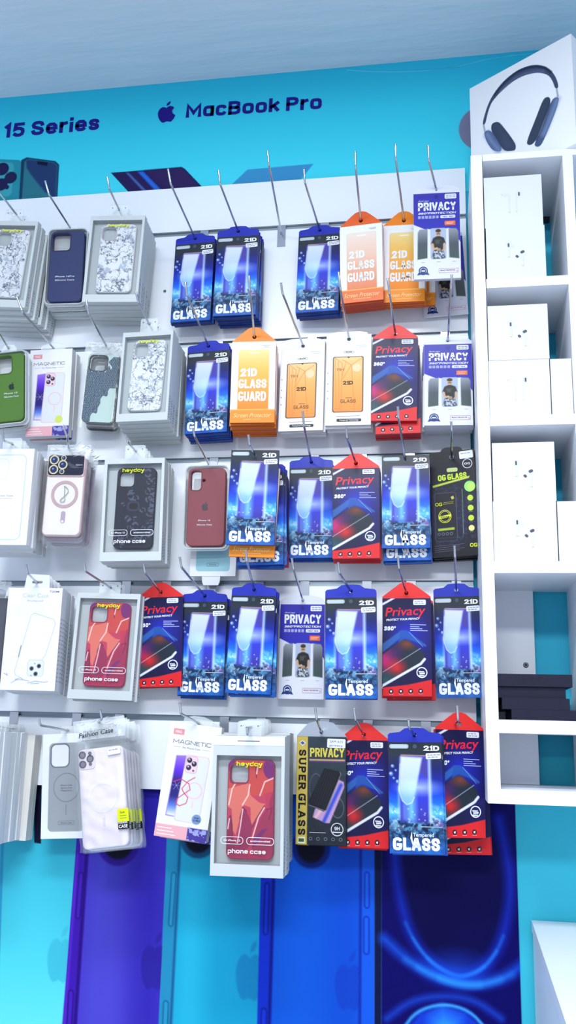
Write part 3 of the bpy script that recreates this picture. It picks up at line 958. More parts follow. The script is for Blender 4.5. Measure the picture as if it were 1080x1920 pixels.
def art_leopard(w, h):
    A = Art(w, h, .0007, C8(26, 29, 48))
    rg = np.random.default_rng(4)
    for k in range(44):
        cu, cv, r = rg.uniform(0, 1), rg.uniform(0, 1), rg.uniform(.0035, .0075)
        e = r * rg.uniform(.7, 1.5)
        ring = A.m_el(cu, cv, r, e) - A.m_el(cu + rg.uniform(-.02, .02), cv + rg.uniform(-.01, .01), r * .6, e * .55)
        ang = np.arctan2((A.v - cv) * h, (A.u - cu) * w)
        A.put(np.clip(ring, 0, 1) * (np.sin(2 * ang + rg.uniform(0, 6)) > -.6), C8(84, 88, 112), .9)
    A.put(A.m_rr(.3, .42, .62, .54, .008), C8(50, 54, 78))
    A.put(A.m_rr(.35, .44, .58, .52, .006), C8(12, 13, 22))
    return A

def art_drip(w, h):
    A = Art(w, h, .0007, C8(196, 58, 92))
    coral, red, plum, purple = C8(226, 118, 104), C8(206, 72, 68), C8(146, 34, 78), C8(120, 28, 112)
    A.put(A.m_rr(0, .0, 1, .36), red)
    A.put(A.m_poly([(0, .3), (.45, .24), (.5, .36), (.66, .42), (.8, .46), (.6, .62), (.5, .48), (.36, .46), (.28, .6), (.2, .76), (.14, .72), (.1, .5), (0, .48)]), coral)
    A.put(A.m_poly([(.5, .42), (.82, .44), (.62, .6), (.52, .66)]), coral)
    A.put(A.m_poly([(.34, .48), (.42, .52), (.5, .6), (.56, .68), (.5, .86), (.36, .96), (.2, .9), (.24, .74)]), C8(154, 38, 84))
    A.put(A.m_poly([(.84, .5), (.74, .56), (.62, .7), (.56, .84), (.6, 1), (1, 1), (1, .3), (.9, .36)]), C8(164, 42, 84))
    A.put(A.m_poly([(.02, .62), (.07, .58), (.12, .66), (.14, .78), (.2, .84), (.2, 1), (0, 1)]), plum)
    A.put(A.m_el(.9, .08, .011, .017), purple)
    A.put(A.m_poly([(0, 0), (.2, 0), (.1, .06), (0, .14)]), purple)
    A.put(A.m_poly([(.88, .68), (.7, .8), (.55, .9), (.58, .8), (.75, .7)]), purple, .9)
    A.put(A.m_poly([(.78, .34), (.96, .32), (.9, .44), (.92, .56), (.8, .38)]), C8(196, 50, 84))
    A.put(A.m_rr(0, .95, 1, 1), C8(176, 40, 84))
    dk = C8(104, 18, 60)
    for pts in ([(.28, .6), (.34, .48), (.42, .52)], [(.56, .68), (.62, .6), (.8, .46)], [(.02, .62), (.08, .57), (.12, .66), (.14, .8)], [(.62, .18), (.6, .08), (.66, .02)], [(.84, .5), (.96, .48), (.9, .6)]):
        A.put(A.m_line(pts, .0016), dk, .8)
    for pts in ([(.04, .46), (.1, .3), (.2, .22)], [(.33, .46), (.45, .36), (.48, .25)], [(.7, .36), (.8, .22), (.98, .18)], [(.24, .84), (.3, .66), (.34, .5)], [(.56, .78), (.68, .58), (.8, .48)], [(.62, .14), (.65, .04)], [(.03, .7), (.06, .6)]):
        A.put(A.m_line(pts, .0019, .0006), C8(252, 232, 226), .95)
    return A

CARTON = C8(206, 212, 213)
def mk_window_box(w, h, t, ho, kind, flap=0.0, seed=1, caserot=0.0):
    """open-front white carton with a window, a phone case inside, hung by a clear tab"""
    m = MB()
    top, bot, lf, rt = .052 * h + flap * h, .085 * h, .05 * w, .045 * w
    x0, x1, z1, z0 = -w / 2, w / 2, -ho, -ho - h
    ix0, ix1, iz1, iz0 = x0 + lf, x1 - rt, z1 - top, z0 + bot
    outer = [(x0, z0), (x1, z0), (x1, z1), (x0, z1)]
    inner = [(ix0, iz0), (ix1, iz0), (ix1, iz1), (ix0, iz1)]
    m.poly([outer, inner], 0.0, CARTON, 'matte')
    v = [(x, y, z) for x in (x0, x1) for y in (0, t) for z in (z0, z1)]
    m.add(v, [(0, 1, 3, 2), (4, 6, 7, 5), (0, 2, 6, 4), (1, 5, 7, 3), (2, 3, 7, 6)], CARTON, 'matte')
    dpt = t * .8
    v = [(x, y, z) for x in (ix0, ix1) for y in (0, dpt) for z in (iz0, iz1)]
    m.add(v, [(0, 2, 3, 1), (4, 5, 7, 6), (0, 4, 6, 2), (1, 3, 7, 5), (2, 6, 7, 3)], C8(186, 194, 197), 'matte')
    if flap:
        m.box(x0 + .0005, x1 - .0005, -.0006, 0, z1 - flap * h * .75, z1, C8(236, 240, 244), 'matte')
        m.box(x0 + w * .34, x0 + w * .65, -.0012, -.0006, z1 - flap * h * .42, z1 - flap * h * .36, C8(120, 110, 108), 'matte')
    # barcodes on the right-hand side
    rg = random.Random(seed)
    for k in range(9):
        zz = z0 + h * (.04 + .028 * k)
        m.box(x1, x1 + .0002, t * .25, t * (.6 if k % 3 else .75), zz, zz + h * rg.uniform(.006, .016), C8(150, 158, 172), 'matte')
    cw, chh = w * .65, (iz1 - iz0) * .92
    ccx, ccz = x0 + w * .525, (iz0 + iz1) / 2
    cut = (.06, .05, .44, .235)
    if kind == 'marble':
        art, base = art_marble(cw, chh, seed), C8(226, 230, 234)
    elif kind == 'leopard':
        art, base = art_leopard(cw, chh), C8(30, 33, 52)
    else:
        art, base = art_drip(cw, chh), C8(170, 44, 92)
    c, tr = case_part(None, ccx, ccz, cw, chh, t * .3, t * .48, base, cut, art, .011, caserot)
    cm = MB()
    place(c, tr, cm)
    wm = MB()
    wm.add([(ix0, .0006, iz0), (ix1, .0006, iz0), (ix1, .0006, iz1), (ix0, .0006, iz1)], [(0, 1, 2, 3)], WHITE, 'clear')
    yel = C8(232, 236, 30)
    ct = ccz + chh / 2
    cl = ccx - cw / 2
    if kind == 'marble':
        block(wm, 'heyday', cl + cw * .2, ct - chh * .048, cw * .6, chh * .036, 0.0, C8(226, 230, 60), .3, 1.0)
        for k, q in enumerate((.12, .145, .17)):
            wm.text(('for phone', 'with protective', 'phone case')[k], cl + cw * (.46), ccz - chh * (.5 - q), cw * .34, chh * .013, 0.0, C8(70, 76, 92), .01)
    else:
        block(wm, 'heyday', cl + cw * (.16 if kind == 'leopard' else .2), ct - chh * .06, cw * .56, chh * .042, 0.0, yel, .2, 1.0)
        zb = ccz - chh / 2
        xs = cl - cw * (.12 if kind == 'leopard' else .1)
        for a, b, tx in ((xs, .48 * cw, 'for iPhone 12'), (xs + .55 * cw, .58 * cw, 'antimicrobial')):
            o = rrect(a + b / 2, zb + chh * .19, b, chh * .075, chh * .034)
            wm.poly([o, inset(o, .0009)], 0.0, C8(236, 238, 246))
            wm.text(tx, a + b * .14, zb + chh * .182, b * .72, chh * .017, 0.0, C8(236, 238, 246), .02)
        block(wm, 'phone case', cl + cw * (.02 if kind == 'leopard' else .06), zb + chh * .065, cw * .8, chh * .042, 0.0, WHITE, .19, 1.0)
    tb = MB()
    tw, th = w * .17, ho + .012
    tb.solid([rrect(0, (th - 2 * ho) / 2 + .002 - .004, 2 * tw, th + ho * .2, .004), circle(0, 0, .005, .0035, 16)], .002, .003, WHITE, 'tab')
    for sx in (-1, 1):
        tb.poly([circle(sx * tw * .7, .003, .0012, seg=10)], .0016, C8(90, 96, 110), 'matte')
    return [('carton', m.mesh('carton'), None, []), ('phone_case', cm.mesh('phone_case'), {'marble': 'white marble patterned case', 'leopard': 'dark leopard spot case', 'drip': 'coral and plum dripping paint case'}[kind], []),
            ('window', wm.mesh('window'), 'clear window with printed words', []), ('hang_tab', tb.mesh('hang_tab'), 'clear plastic hang tab', [])]

def mk_tray(w, h, t, ho, col, cut, lines, logo=None, flash=(), card=None):
    """silicone case lying in a clear moulded tray"""
    cw, chh = w * .86, h * .93
    cz = -ho - h / 2
    m = MB()
    o = rrect(0, cz, w, h, .012)
    i = inset(o, .0022)
    m.solid([o, i], 0.0, t, WHITE, 'tray')
    m.poly([o], t, WHITE, 'tray')
    lip = rrect(0, cz, w * 1.05, h * 1.03, .013)
    m.poly([lip, o], t * .6, WHITE, 'tray')
    tabp = [(-w * .22, -ho - .001), (w * .22, -ho - .001), (w * .2, -ho + .009), (w * .12, ho * .55), (-w * .12, ho * .55), (-w * .2, -ho + .009)]
    m.solid([tabp, circle(0, 0, .0035, seg=14)], t * .5, t * .56, WHITE, 'tray')
    if card is not None:
        m.poly([inset(o, .003)], t * .92, card, 'matte')
    c, tr = case_part(None, 0, cz, cw, chh, .0006, t * .75, col, cut, None, .0105, 0, extra=flash)
    cm = MB()
    z0, x0 = chh / 2, -cw / 2
    ty = .0001
    if logo:
        for L in apple_loops((logo[0] - .5) * cw, (.5 - logo[1]) * chh, cw * .17):
            c.poly([L], ty, logo[2], 'silicone')
    for tx, u, v, wu, hv in lines:
        c.text(tx, x0 + u * cw, z0 - v * chh, wu * cw, hv * chh, ty, C8(226, 230, 240), .012, mat='silicone')
    place(c, tr, cm)
    return [('phone_case', cm.mesh('phone_case'), None, []), ('tray', m.mesh('tray'), 'clear moulded tray', [])]

def bag_mesh(w, h, top, t, seed, front=-.0035, sealed=0.0):
    """crinkled clear bag: local z from -top down to -top-h"""
    m = MB()
    rg = np.random.default_rng(seed)
    nx, nz = 17, 33
    for sgn, yb in ((0, front), (1, t + .001)):
        X, Z = np.meshgrid(np.linspace(-w / 2, w / 2, nx), np.linspace(-top, -top - h, nz))
        Y = np.full_like(X, yb) + rg.normal(0, .00035, X.shape)
        cr = np.clip(1 - (np.linspace(0, 1, nz) / .16), 0, 1)[:, None]
        Y = Y * (1 - cr) + (t * .4 + rg.normal(0, .0022, X.shape)) * cr
        ed = np.clip((np.abs(X) / (w / 2) - .82) / .18, 0, 1)
        Y = Y * (1 - ed) + (t * .4) * ed
        X = X + np.sin(Z * 160 + seed) * .0008 * (np.abs(X) > w * .45)
        i = (np.arange(nz - 1)[:, None] * nx + np.arange(nx - 1)[None, :]).reshape(-1)
        V = np.stack([X, Y, Z], -1).reshape(-1, 3)
        for mt, q in (('bagtop', i[:(nx - 1) * 5]), ('bag', i[(nx - 1) * 5:])):
            m.add(V, list(zip(q.tolist(), (q + nx).tolist(), (q + nx + 1).tolist(), (q + 1).tolist())), WHITE, mt, True)
    for k in range(26):                      # near-white slivers painted as glints on folds near the gathered top
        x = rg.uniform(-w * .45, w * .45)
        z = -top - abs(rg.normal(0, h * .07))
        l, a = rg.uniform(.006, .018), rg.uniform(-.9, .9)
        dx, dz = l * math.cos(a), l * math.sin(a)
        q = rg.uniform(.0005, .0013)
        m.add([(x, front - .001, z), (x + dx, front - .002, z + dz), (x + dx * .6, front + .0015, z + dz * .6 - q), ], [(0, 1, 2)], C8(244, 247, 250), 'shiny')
    return m

def lens_set(subs, pts, rad, y, ring, glass):
    for (x, z, k) in pts:
        m = MB()
        m.solid([circle(x, z, rad * k, seg=20), circle(x, z, rad * k * .74, seg=20)], y - .0016, y, ring, 'shiny')
        m.poly([circle(x, z, rad * k * .75, seg=20)], y - .0006, glass, 'shiny')
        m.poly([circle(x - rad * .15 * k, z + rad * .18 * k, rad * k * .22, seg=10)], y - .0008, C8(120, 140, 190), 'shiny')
        subs.append(('camera_lens', m.mesh('camera_lens'), None))

def mk_lens(w, h, t, ho):
    cz = -ho - h / 2
    m = MB()
    m.solid([rrect(0, cz, w, h, .011)], 0, t * .6, C8(206, 172, 180), 'shiny', .0016)
    m.solid([rrect(0, cz - .0, w * .94, h * .965, .009)], -.0006, .0004, C8(238, 232, 230), 'matte')
    X = lambda u: (u - .5) * w
    Z = lambda v: -ho - v * h
    m.solid([rrect(X(.5), Z(.14), w * .97, h * .27, .007)], -.003, .0, C8(214, 180, 184), 'shiny', .0008)
    m.solid([rrect(X(.5), Z(.135), w * .92, h * .245, .006)], -.0038, -.003, C8(26, 30, 52), 'shiny')
    subs = []
    lens_set(subs, [(X(.19), Z(.07), 1), (X(.19), Z(.19), 1), (X(.42), Z(.13), 1), (X(.43), Z(.045), .56), (X(.41), Z(.215), .52)], .0095, -.0038, C8(214, 206, 170), C8(30, 44, 92))
    m.text('Luxury', X(.76), Z(.135), w * .17, h * .014, -.0041, C8(200, 205, 225), .01)
    m.box(X(.6), X(.93), -.0041, -.0039, Z(.165), Z(.162), C8(110, 116, 150), 'shiny')
    g = MB()
    g.solid([circle(X(.52), Z(.49), .0275, seg=36), circle(X(.52), Z(.49), .0215, seg=36)], -.0018, -.0006, C8(196, 164, 170), 'shiny')
    subs.append(('magnet_ring', g.mesh('magnet_ring'), 'rose metallic ring'))
    m.solid([rrect(X(.53), Z(.77), w * .11, h * .14, .0035)], -.0018, -.0006, C8(182, 160, 186), 'shiny')
    m.poly([circle(X(.53), Z(.825), .0028, seg=12)], -.0022, C8(236, 232, 240), 'shiny')
    # the looped tie lying in the ring
    pts = [(X(.52) + .0085 * math.sin(a) * (.5 + .5 * math.sin(a / 2)), -.003, Z(.49) + .016 * math.cos(a * .5 + .3)) for a in np.linspace(0, 12.5, 40)]
    m.tube(pts, .0007, 'shiny', 6, C8(150, 170, 150))
    bg = bag_mesh(w * 1.14, h * 1.19, -.006, t * .6, 21)
    return [('phone_case', m.mesh('phone_case'), None, subs), ('bag', bg.mesh('bag'), 'crinkled clear bag', [])]

def mk_lace(w, h, t, ho):
    A = Art(w, h, .0006, C8(198, 222, 216))
    n = A.noise(14, 31, 3)
    s_ = A.u * .95 + A.v * 1.0 + .06 * np.sin(A.u * 24) + .03 * np.sin(A.v * 50)
    reg = np.clip((1.22 - s_) / .03, 0, 1) * np.clip((A.v - .22 + .05 * np.sin(A.u * 30)) / .02, 0, 1)
    reg = np.maximum(reg, np.clip((A.u - .72 - .06 * np.sin(A.v * 40)) / .02, 0, 1) * (A.v < .5) * (A.v > .04))
    cell = np.hypot((A.u * w * 1000 % 7.2) - 3.6 + 3 * (n - .5), ((A.v * h * 1000 + 3.6 * (np.floor(A.u * w * 1000 / 7.2) % 2)) % 7.2) - 3.6 + 3 * (n - .5)) * .72
    A.put(reg, C8(40, 62, 92), .92)
    A.put(reg * np.clip(1 - abs(cell - 1.7) / .45, 0, 1), C8(176, 208, 206), .85)
    A.put(reg * (cell < .8), C8(20, 34, 62), .9)
    edge = np.clip(reg * (1 - reg) * 4, 0, 1)
    A.put(edge, C8(34, 52, 80), .8)
    c, tr = case_part(None, 0, -ho - h / 2, w, h, 0, t * .5, C8(30, 40, 60), (.06, .03, .62, .25), A, .01, 0, 'shiny', cutrad=.009)
    cm = MB()
    place(c, tr, cm)
    bg = bag_mesh(w * 1.3, h * 1.24, -.006, t * .5, 33)
    return [('phone_case', cm.mesh('phone_case'), 'mint case with dark lace pattern', []), ('bag', bg.mesh('bag'), 'crinkled clear bag', [])]

def mk_plainbag(w, h, t, ho, col, label=True):
    """bagged plain case: used for the ones behind the lace, glitter and fashion cases"""
    c, tr = case_part(None, 0, -ho - h / 2, w, h, 0, t * .5, col, (.06, .03, .45, .22), None, .01, 0, 'shiny')
    cm = MB()
    place(c, tr, cm)
    bg = bag_mesh(w * 1.12, h * 1.2, -.006, t * .5, int(col[0] * 255) + 3)
    return [('phone_case', cm.mesh('phone_case'), None, []), ('bag', bg.mesh('bag'), 'crinkled clear bag', [])]

def mk_fashion(w, h, t, ho, words=True):
    cz = -ho - h / 2
    X = lambda u: (u - .5) * w
    Z = lambda v: -ho - v * h
    m = MB()
    m.solid([rrect(0, cz, w, h, .0095)], 0, t * .5, C8(246, 236, 244), 'silicone', .0016)
    m.solid([rrect(X(.2), Z(.105), w * .37, h * .2, .007)], -.0016, .0002, C8(236, 226, 234), 'silicone', .0006)
    subs = []
    lens_set(subs, [(X(.11), Z(.055), 1), (X(.11), Z(.15), 1), (X(.28), Z(.1), 1), (X(.28), Z(.045), .45), (X(.28), Z(.155), .4)], .0064, -.0016, C8(70, 66, 82), C8(134, 124, 140))
    g = MB()
    g.solid([circle(X(.5), Z(.5), .0265, seg=40), circle(X(.5), Z(.5), .0222, seg=40)], -.0006, .0004, C8(246, 244, 250), 'shiny')
    subs.append(('magnet_ring', g.mesh('magnet_ring'), 'white ring'))
    m.solid([rrect(X(.5), Z(.74), w * .05, h * .1, .0014)], -.0003, .0003, C8(228, 222, 230), 'shiny')
    for v in (.695, .805):
        m.poly([circle(X(.5), Z(v), .0022, seg=12)], -.0006, C8(242, 242, 246), 'shiny')
    bg = bag_mesh(w * 1.16, h * 1.325, -.006, t * .5, 41)
    yb = -.0042
    if words:
        bg.text('Fashion Case', X(.06), Z(-.12), w * .78, h * .046, yb, INK, .01, .2, .06)
        bg.text('Phone Case', X(.16), Z(-.165), w * .42, h * .022, yb, C8(110, 112, 120), 0, .2, .06)
    lb = MB()
    lx, lz = X(.93), Z(.75)
    lb.box(lx - w * .11, lx + w * .13, -.0054, -.005, lz - .002, lz + h * .115, C8(226, 240, 24), 'matte')
    lb.box(lx - w * .11, lx + w * .13, -.0054, -.005, lz - h * .085, lz - .002, C8(20, 20, 26), 'matte')
    lb.text('Safe', lx - w * .06, lz + h * .07, w * .11, h * .02, -.0057, C8(90, 110, 20), .01, .2, mat='matte')
    for q in (.02, .045):
        lb.box(lx - w * .06, lx + w * .08, -.0057, -.0055, lz + h * q, lz + h * q + .0009, C8(120, 140, 20), 'matte')
    lb.text('FASHION', lx - w * .095, lz - h * .03, w * .19, h * .018, -.0057, WHITE, .02, mat='matte')
    lb.text('CASE', lx - w * .095, lz - h * .072, w * .19, h * .03, -.0057, WHITE, .02, mat='matte')
    pk = Pack(w, h, t, ho)
    st = sticker(pk, .68, .015, .97, .085, 1, .05)
    for v in st.vertices:
        v.co.y -= .0045
    return [('phone_case', m.mesh('phone_case'), None, subs), ('bag', bg.mesh('bag'), 'crinkled clear bag', []),
            ('label', lb.mesh('label'), 'yellow and black label', []), ('price_sticker', st, 'white price sticker', [])]

def mk_magnetic(w, h, t, ho, variant=0):
    p = Pack(w, h, t, ho, 'matte')
    A = Art(w, h, bg=C8(240, 239, 242))
    # purple phone, then the clear pink-edged case
    A.put(A.m_poly([(.2, .29), (.4, .28), (.37, .82), (.16, .815)], .001), C8(150, 120, 200))
    scr = A.m_poly([(.215, .298), (.39, .288), (.362, .812), (.175, .806)], .0008)
    A.put(scr, A.vgrad([(.28, C8(160, 120, 226)), (.42, C8(92, 46, 214)), (.52, C8(46, 34, 120)), (.64, C8(40, 38, 120)), (.72, C8(90, 124, 220)), (.81, C8(238, 240, 250))]))
    for k in range(6):
        an = k * 1.05
        A.put(A.m_line([(.29, .55), (.29 + .1 * math.cos(an), .55 + .04 * math.sin(an))], .0006), C8(220, 220, 250), .7)
    A.put(A.m_poly([(.4, .28), (.84, .29), (.82, .845), (.33, .84)], .001), C8(226, 228, 236))
    A.put(A.m_line([(.42, .275), (.4, .3), (.34, .82), (.36, .845), (.78, .85), (.81, .83), (.85, .31), (.82, .28), (.42, .272)], .0013), C8(226, 190, 206))
    A.put(A.m_rr(.41, .28, .63, .43, .005), C8(240, 206, 216))
    A.put(A.m_ring(.41, .28, .63, .43, .005, .0008), C8(206, 160, 178))
    for u, v in ((.47, .318), (.47, .382), (.565, .345)):
        A.put(A.m_el(u, v, .0046), C8(52, 44, 66))
        A.put(A.m_el(u - .01, v - .008, .0018), C8(190, 180, 210))
    A.put(A.m_el(.565, .405, .0017), C8(60, 50, 70))
    A.put(np.clip(A.m_el(.64, .575, .0145) - A.m_el(.64, .575, .0128), 0, 1), C8(242, 190, 206))
    A.put(A.m_line([(.64, .67), (.64, .72)], .0022), C8(242, 200, 212))
    A.put(A.m_el(.76, .815, .0085), C8(214, 226, 110) if variant == 0 else C8(120, 150, 190))
    A.put(A.m_rr(-.1, .89, .62, 1.1), C8(238, 176, 184))
    A.put(A.m_rr(.62, .89, 1.1, 1.1), C8(74, 58, 150))
    A.put(A.m_rr(.62, .89, 1.1, 1.1) * (A.noise(16, 3) > .57), C8(160, 166, 220))
    if variant == 1:
        pts = [(.58 + .0, .46)] + [(.5 + .18 * math.cos(a) * (1 - .25 * math.sin(a)), .6 + .1 * math.sin(a * 1.0) + .05 * math.sin(2 * a)) for a in np.linspace(-1.2, 4.6, 26)] + [(.66, .44)]
        pts = [(.22, .52), (.36, .49), (.52, .52), (.56, .57), (.46, .61), (.34, .66), (.32, .7), (.4, .72), (.52, .69), (.54, .64), (.44, .6), (.4, .57), (.5, .5), (.62, .46)]
        A.put(A.m_line(pts, .0015), C8(212, 60, 96))
    p.front(A, C8(226, 228, 232))
    p.L([p.rr(.08, .055, .29, .106, .0006)], C8(232, 150, 156))
    p.T('MAG', .12, .092, .12, .022, C8(246, 236, 238), .02)
    p.K('MAGNETIC', .1, .185, .74, .036, C8(126, 124, 132), .13, 1.3)
    p.T('For Phone Case', .3, .222, .34, .014, C8(130, 128, 136), .0)
    p.P([(.12, .214), (.26, .214), (.26, .216), (.12, .216)], C8(170, 168, 176))
    p.P([(.68, .214), (.82, .214), (.82, .216), (.68, .216)], C8(170, 168, 176))
    for k, b in enumerate((.32, .36, .4)):
        p.P([(.04, .915 + k * .028), (b, .915 + k * .028), (b, .923 + k * .028), (.04, .923 + k * .028)], C8(250, 236, 240))
    if variant == 1:
        p.T('FOR', .715, .81, .09, .014, C8(40, 60, 110), .02)
        p.T('15 PRO', .7, .832, .13, .014, C8(40, 60, 110), .02)
    tb = MB()
    tb.solid([[(-w * .3, -ho - .002), (w * .3, -ho - .002), (w * .28, .006), (w * .1, .011), (-w * .1, .011), (-w * .28, .006)], circle(0, 0, .0035, seg=14)], t * .5, t * .52 + .0006, WHITE, 'tab')
    return [('carton', p.mb.mesh('carton'), None, []), ('hang_tab', tb.mesh('hang_tab'), 'clear plastic hang tab', [])]

def mk_outline(w, h, t, ho):
    p = Pack(w, h, t, ho, 'matte')
    A = Art(w, h, bg=C8(240, 242, 245))
    A.put(A.m_ring(.12, .06, .86, .95, .012, .0016), C8(180, 204, 236))
    A.put(A.m_ring(.16, .1, .5, .32, .01, .001), C8(206, 218, 236))
    A.put(np.clip(A.m_el(.5, .5, .024) - A.m_el(.5, .5, .0228), 0, 1), C8(226, 232, 240))
    p.front(A, C8(228, 230, 234))
    p.T('Clear Case', .34, .5, .3, .016, C8(150, 150, 156), 0)
    p.P([(.32, .52), (.62, .52), (.62, .523), (.32, .523)], C8(180, 180, 186))
    tb = MB()
    tb.solid([rrect(0, -.004, w * .4, ho * 2.6, .004), circle(0, 0, .004, seg=14)], t * .4, t * .4 + .001, WHITE, 'tab')
    return [('carton', p.mb.mesh('carton'), None, []), ('hang_tab', tb.mesh('hang_tab'), 'clear plastic hang tab', [])]

def mk_clearbox(w, h, t, ho):
    p = Pack(w, h, t, ho, 'matte')
    A = Art(w, h, bg=C8(238, 242, 249))
    g = C8(176, 182, 194)
    A.put(A.m_line([(.52, .25), (.46, .27), (.24, .82), (.27, .86), (.34, .87)], .0011), g)
    A.put(A.m_line([(.52, .25), (.88, .31), (.92, .35), (.78, .66), (.7, .72)], .0011), g)
    A.put(A.m_line([(.53, .265), (.87, .322)], .0007), C8(210, 214, 224))
    A.put(A.m_line([(.32, .57), (.29, .68)], .0018), C8(130, 136, 150))
    A.put(A.m_rr(.47, .705, .77, .865, .006), C8(222, 226, 234))
    A.put(A.m_ring(.47, .705, .77, .865, .006, .0007), C8(170, 176, 190))
    for u, v in ((.55, .79), (.68, .765), (.63, .84)):
        A.put(A.m_el(u, v, .0042), C8(90, 94, 110))
        A.put(A.m_el(u, v, .0024), C8(30, 32, 44))
    for u, v in ((.55, .855), (.6, .74)):
        A.put(A.m_el(u, v, .0014), C8(150, 154, 166))
    for pts in ([(.05, .84), (.12, .86), (.1, .84)], [(.2, .93), (.3, .9), (.4, .9)], [(.26, .9), (.36, .88), (.42, .9), (.52, .91)], [(.5, .93), (.64, .91), (.8, .92), (.86, .91)], [(.56, .935), (.7, .93)]):
        A.put(A.m_line(pts, .0012, .0005), C8(120, 126, 142), .8)
    p.front(A, C8(222, 226, 236))
    p.T('Clear Case', .27, .095, .48, .04, C8(200, 206, 218), 0)
    p.T('Shockproof', .36, .135, .3, .016, C8(170, 176, 188), 0)
    p.T('T20M', .76, .045, .18, .018, C8(110, 120, 160), .01)
    for k in range(16):
        z = -ho - h * (.3 + .04 * k)
        p.mb.box(w / 2, w / 2 + .0002, t * .2, t * .8, z - h * .012, z, C8(176, 182, 196), 'matte')
    tb = MB()
    tb.solid([[(-w * .24, -ho - .003), (w * .24, -ho - .003), (w * .22, .014), (-w * .2, .016)], rrect(0, 0, w * .2, .005, .0024, 4)], t * .4, t * .4 + .0008, C8(228, 231, 238), 'matte')
    return [('carton', p.mb.mesh('carton'), None, []), ('hang_tab', tb.mesh('hang_tab'), 'white paper hang tab', [])]

def mk_greybox(w, h, t, ho):
    p = Pack(w, h, t, ho, 'matte')
    A = Art(w, h, bg=C8(238, 240, 243))
    A.put(A.m_rr(.14, .09, .9, .935, .009), C8(158, 164, 170))
    A.put(A.m_rr(.17, .095, .58, .33, .011), C8(108, 114, 122))
    A.put(A.m_rr(.195, .108, .555, .318, .009), C8(236, 238, 242))
    A.put(np.clip(A.m_el(.52, .52, .0262) - A.m_el(.52, .52, .0252), 0, 1), C8(108, 112, 122))
    A.put(A.m_line([(.52, .68), (.52, .78)], .001), C8(112, 116, 126))
    A.put(A.m_ring(.36, .835, .7, .872, .001, .0007), C8(116, 120, 130))
    p.front(A, C8(226, 228, 232))
    for k, tx in enumerate(('Phone Case', 'Silicone Case', 'Magnetic')):
        p.T(tx, .4, .505 + k * .025, .24, .012, C8(96, 100, 112), 0)
    p.T('Silicone Case', .41, .86, .24, .012, C8(96, 100, 112), 0)
    tb = MB()
    tb.solid([rrect(0, -.002, w * .3, .02, .003), circle(0, 0, .0035, seg=14)], t * .4, t * .4 + .001, WHITE, 'tab')
    return [('carton', p.mb.mesh('carton'), None, []), ('hang_tab', tb.mesh('hang_tab'), 'clear plastic hang tab', [])]

def mk_plainbox(w, h, t, ho, col=C8(232, 235, 240)):
    m = MB()
    m.box(-w / 2, w / 2, 0, t, -ho - h, -ho, col, 'matte')
    m.box(-w * .42, w * .42, -.0003, 0, -ho - h * .95, -ho - h * .05, col * .985, 'matte')
    tb = MB()
    tb.solid([rrect(0, -.002, w * .3, .022, .003), circle(0, 0, .0035, seg=14)], t * .4, t * .4 + .001, WHITE, 'tab')
    return [('carton', m.mesh('carton'), None, []), ('hang_tab', tb.mesh('hang_tab'), 'clear plastic hang tab', [])]

def mk_bluewindow(w, h, t, ho):
    """white pack with a pale blue window low on its front and a small tongue below"""
    m = MB()
    m.box(-w / 2, w / 2, 0, t, -ho - h, -ho, C8(232, 235, 240), 'matte')
    o = rrect(0, -ho - h * .74, w * .74, h * .42, .006)
    m.poly([o], -.0003, C8(150, 196, 210), 'matte')
    q = rrect(0, -ho - h * .885, w * .26, h * .035, .002)
    m.poly([q, inset(q, .0006)], -.0006, C8(84, 110, 122), 'matte')
    m.text('Phone', -w * .08, -ho - h * .892, w * .16, h * .014, -.0006, C8(84, 110, 122), 0, mat='matte')
    tg = MB()
    tg.solid([[(-w * .19, -ho - h - .018), (w * .13, -ho - h - .018), (w * .16, -ho - h - .012), (w * .17, -ho - h), (-w * .23, -ho - h), (-w * .22, -ho - h - .012)]], .001, .002, C8(228, 231, 236), 'matte')
    return [('carton', m.mesh('carton'), None, []), ('tongue', tg.mesh('tongue'), None, [])]
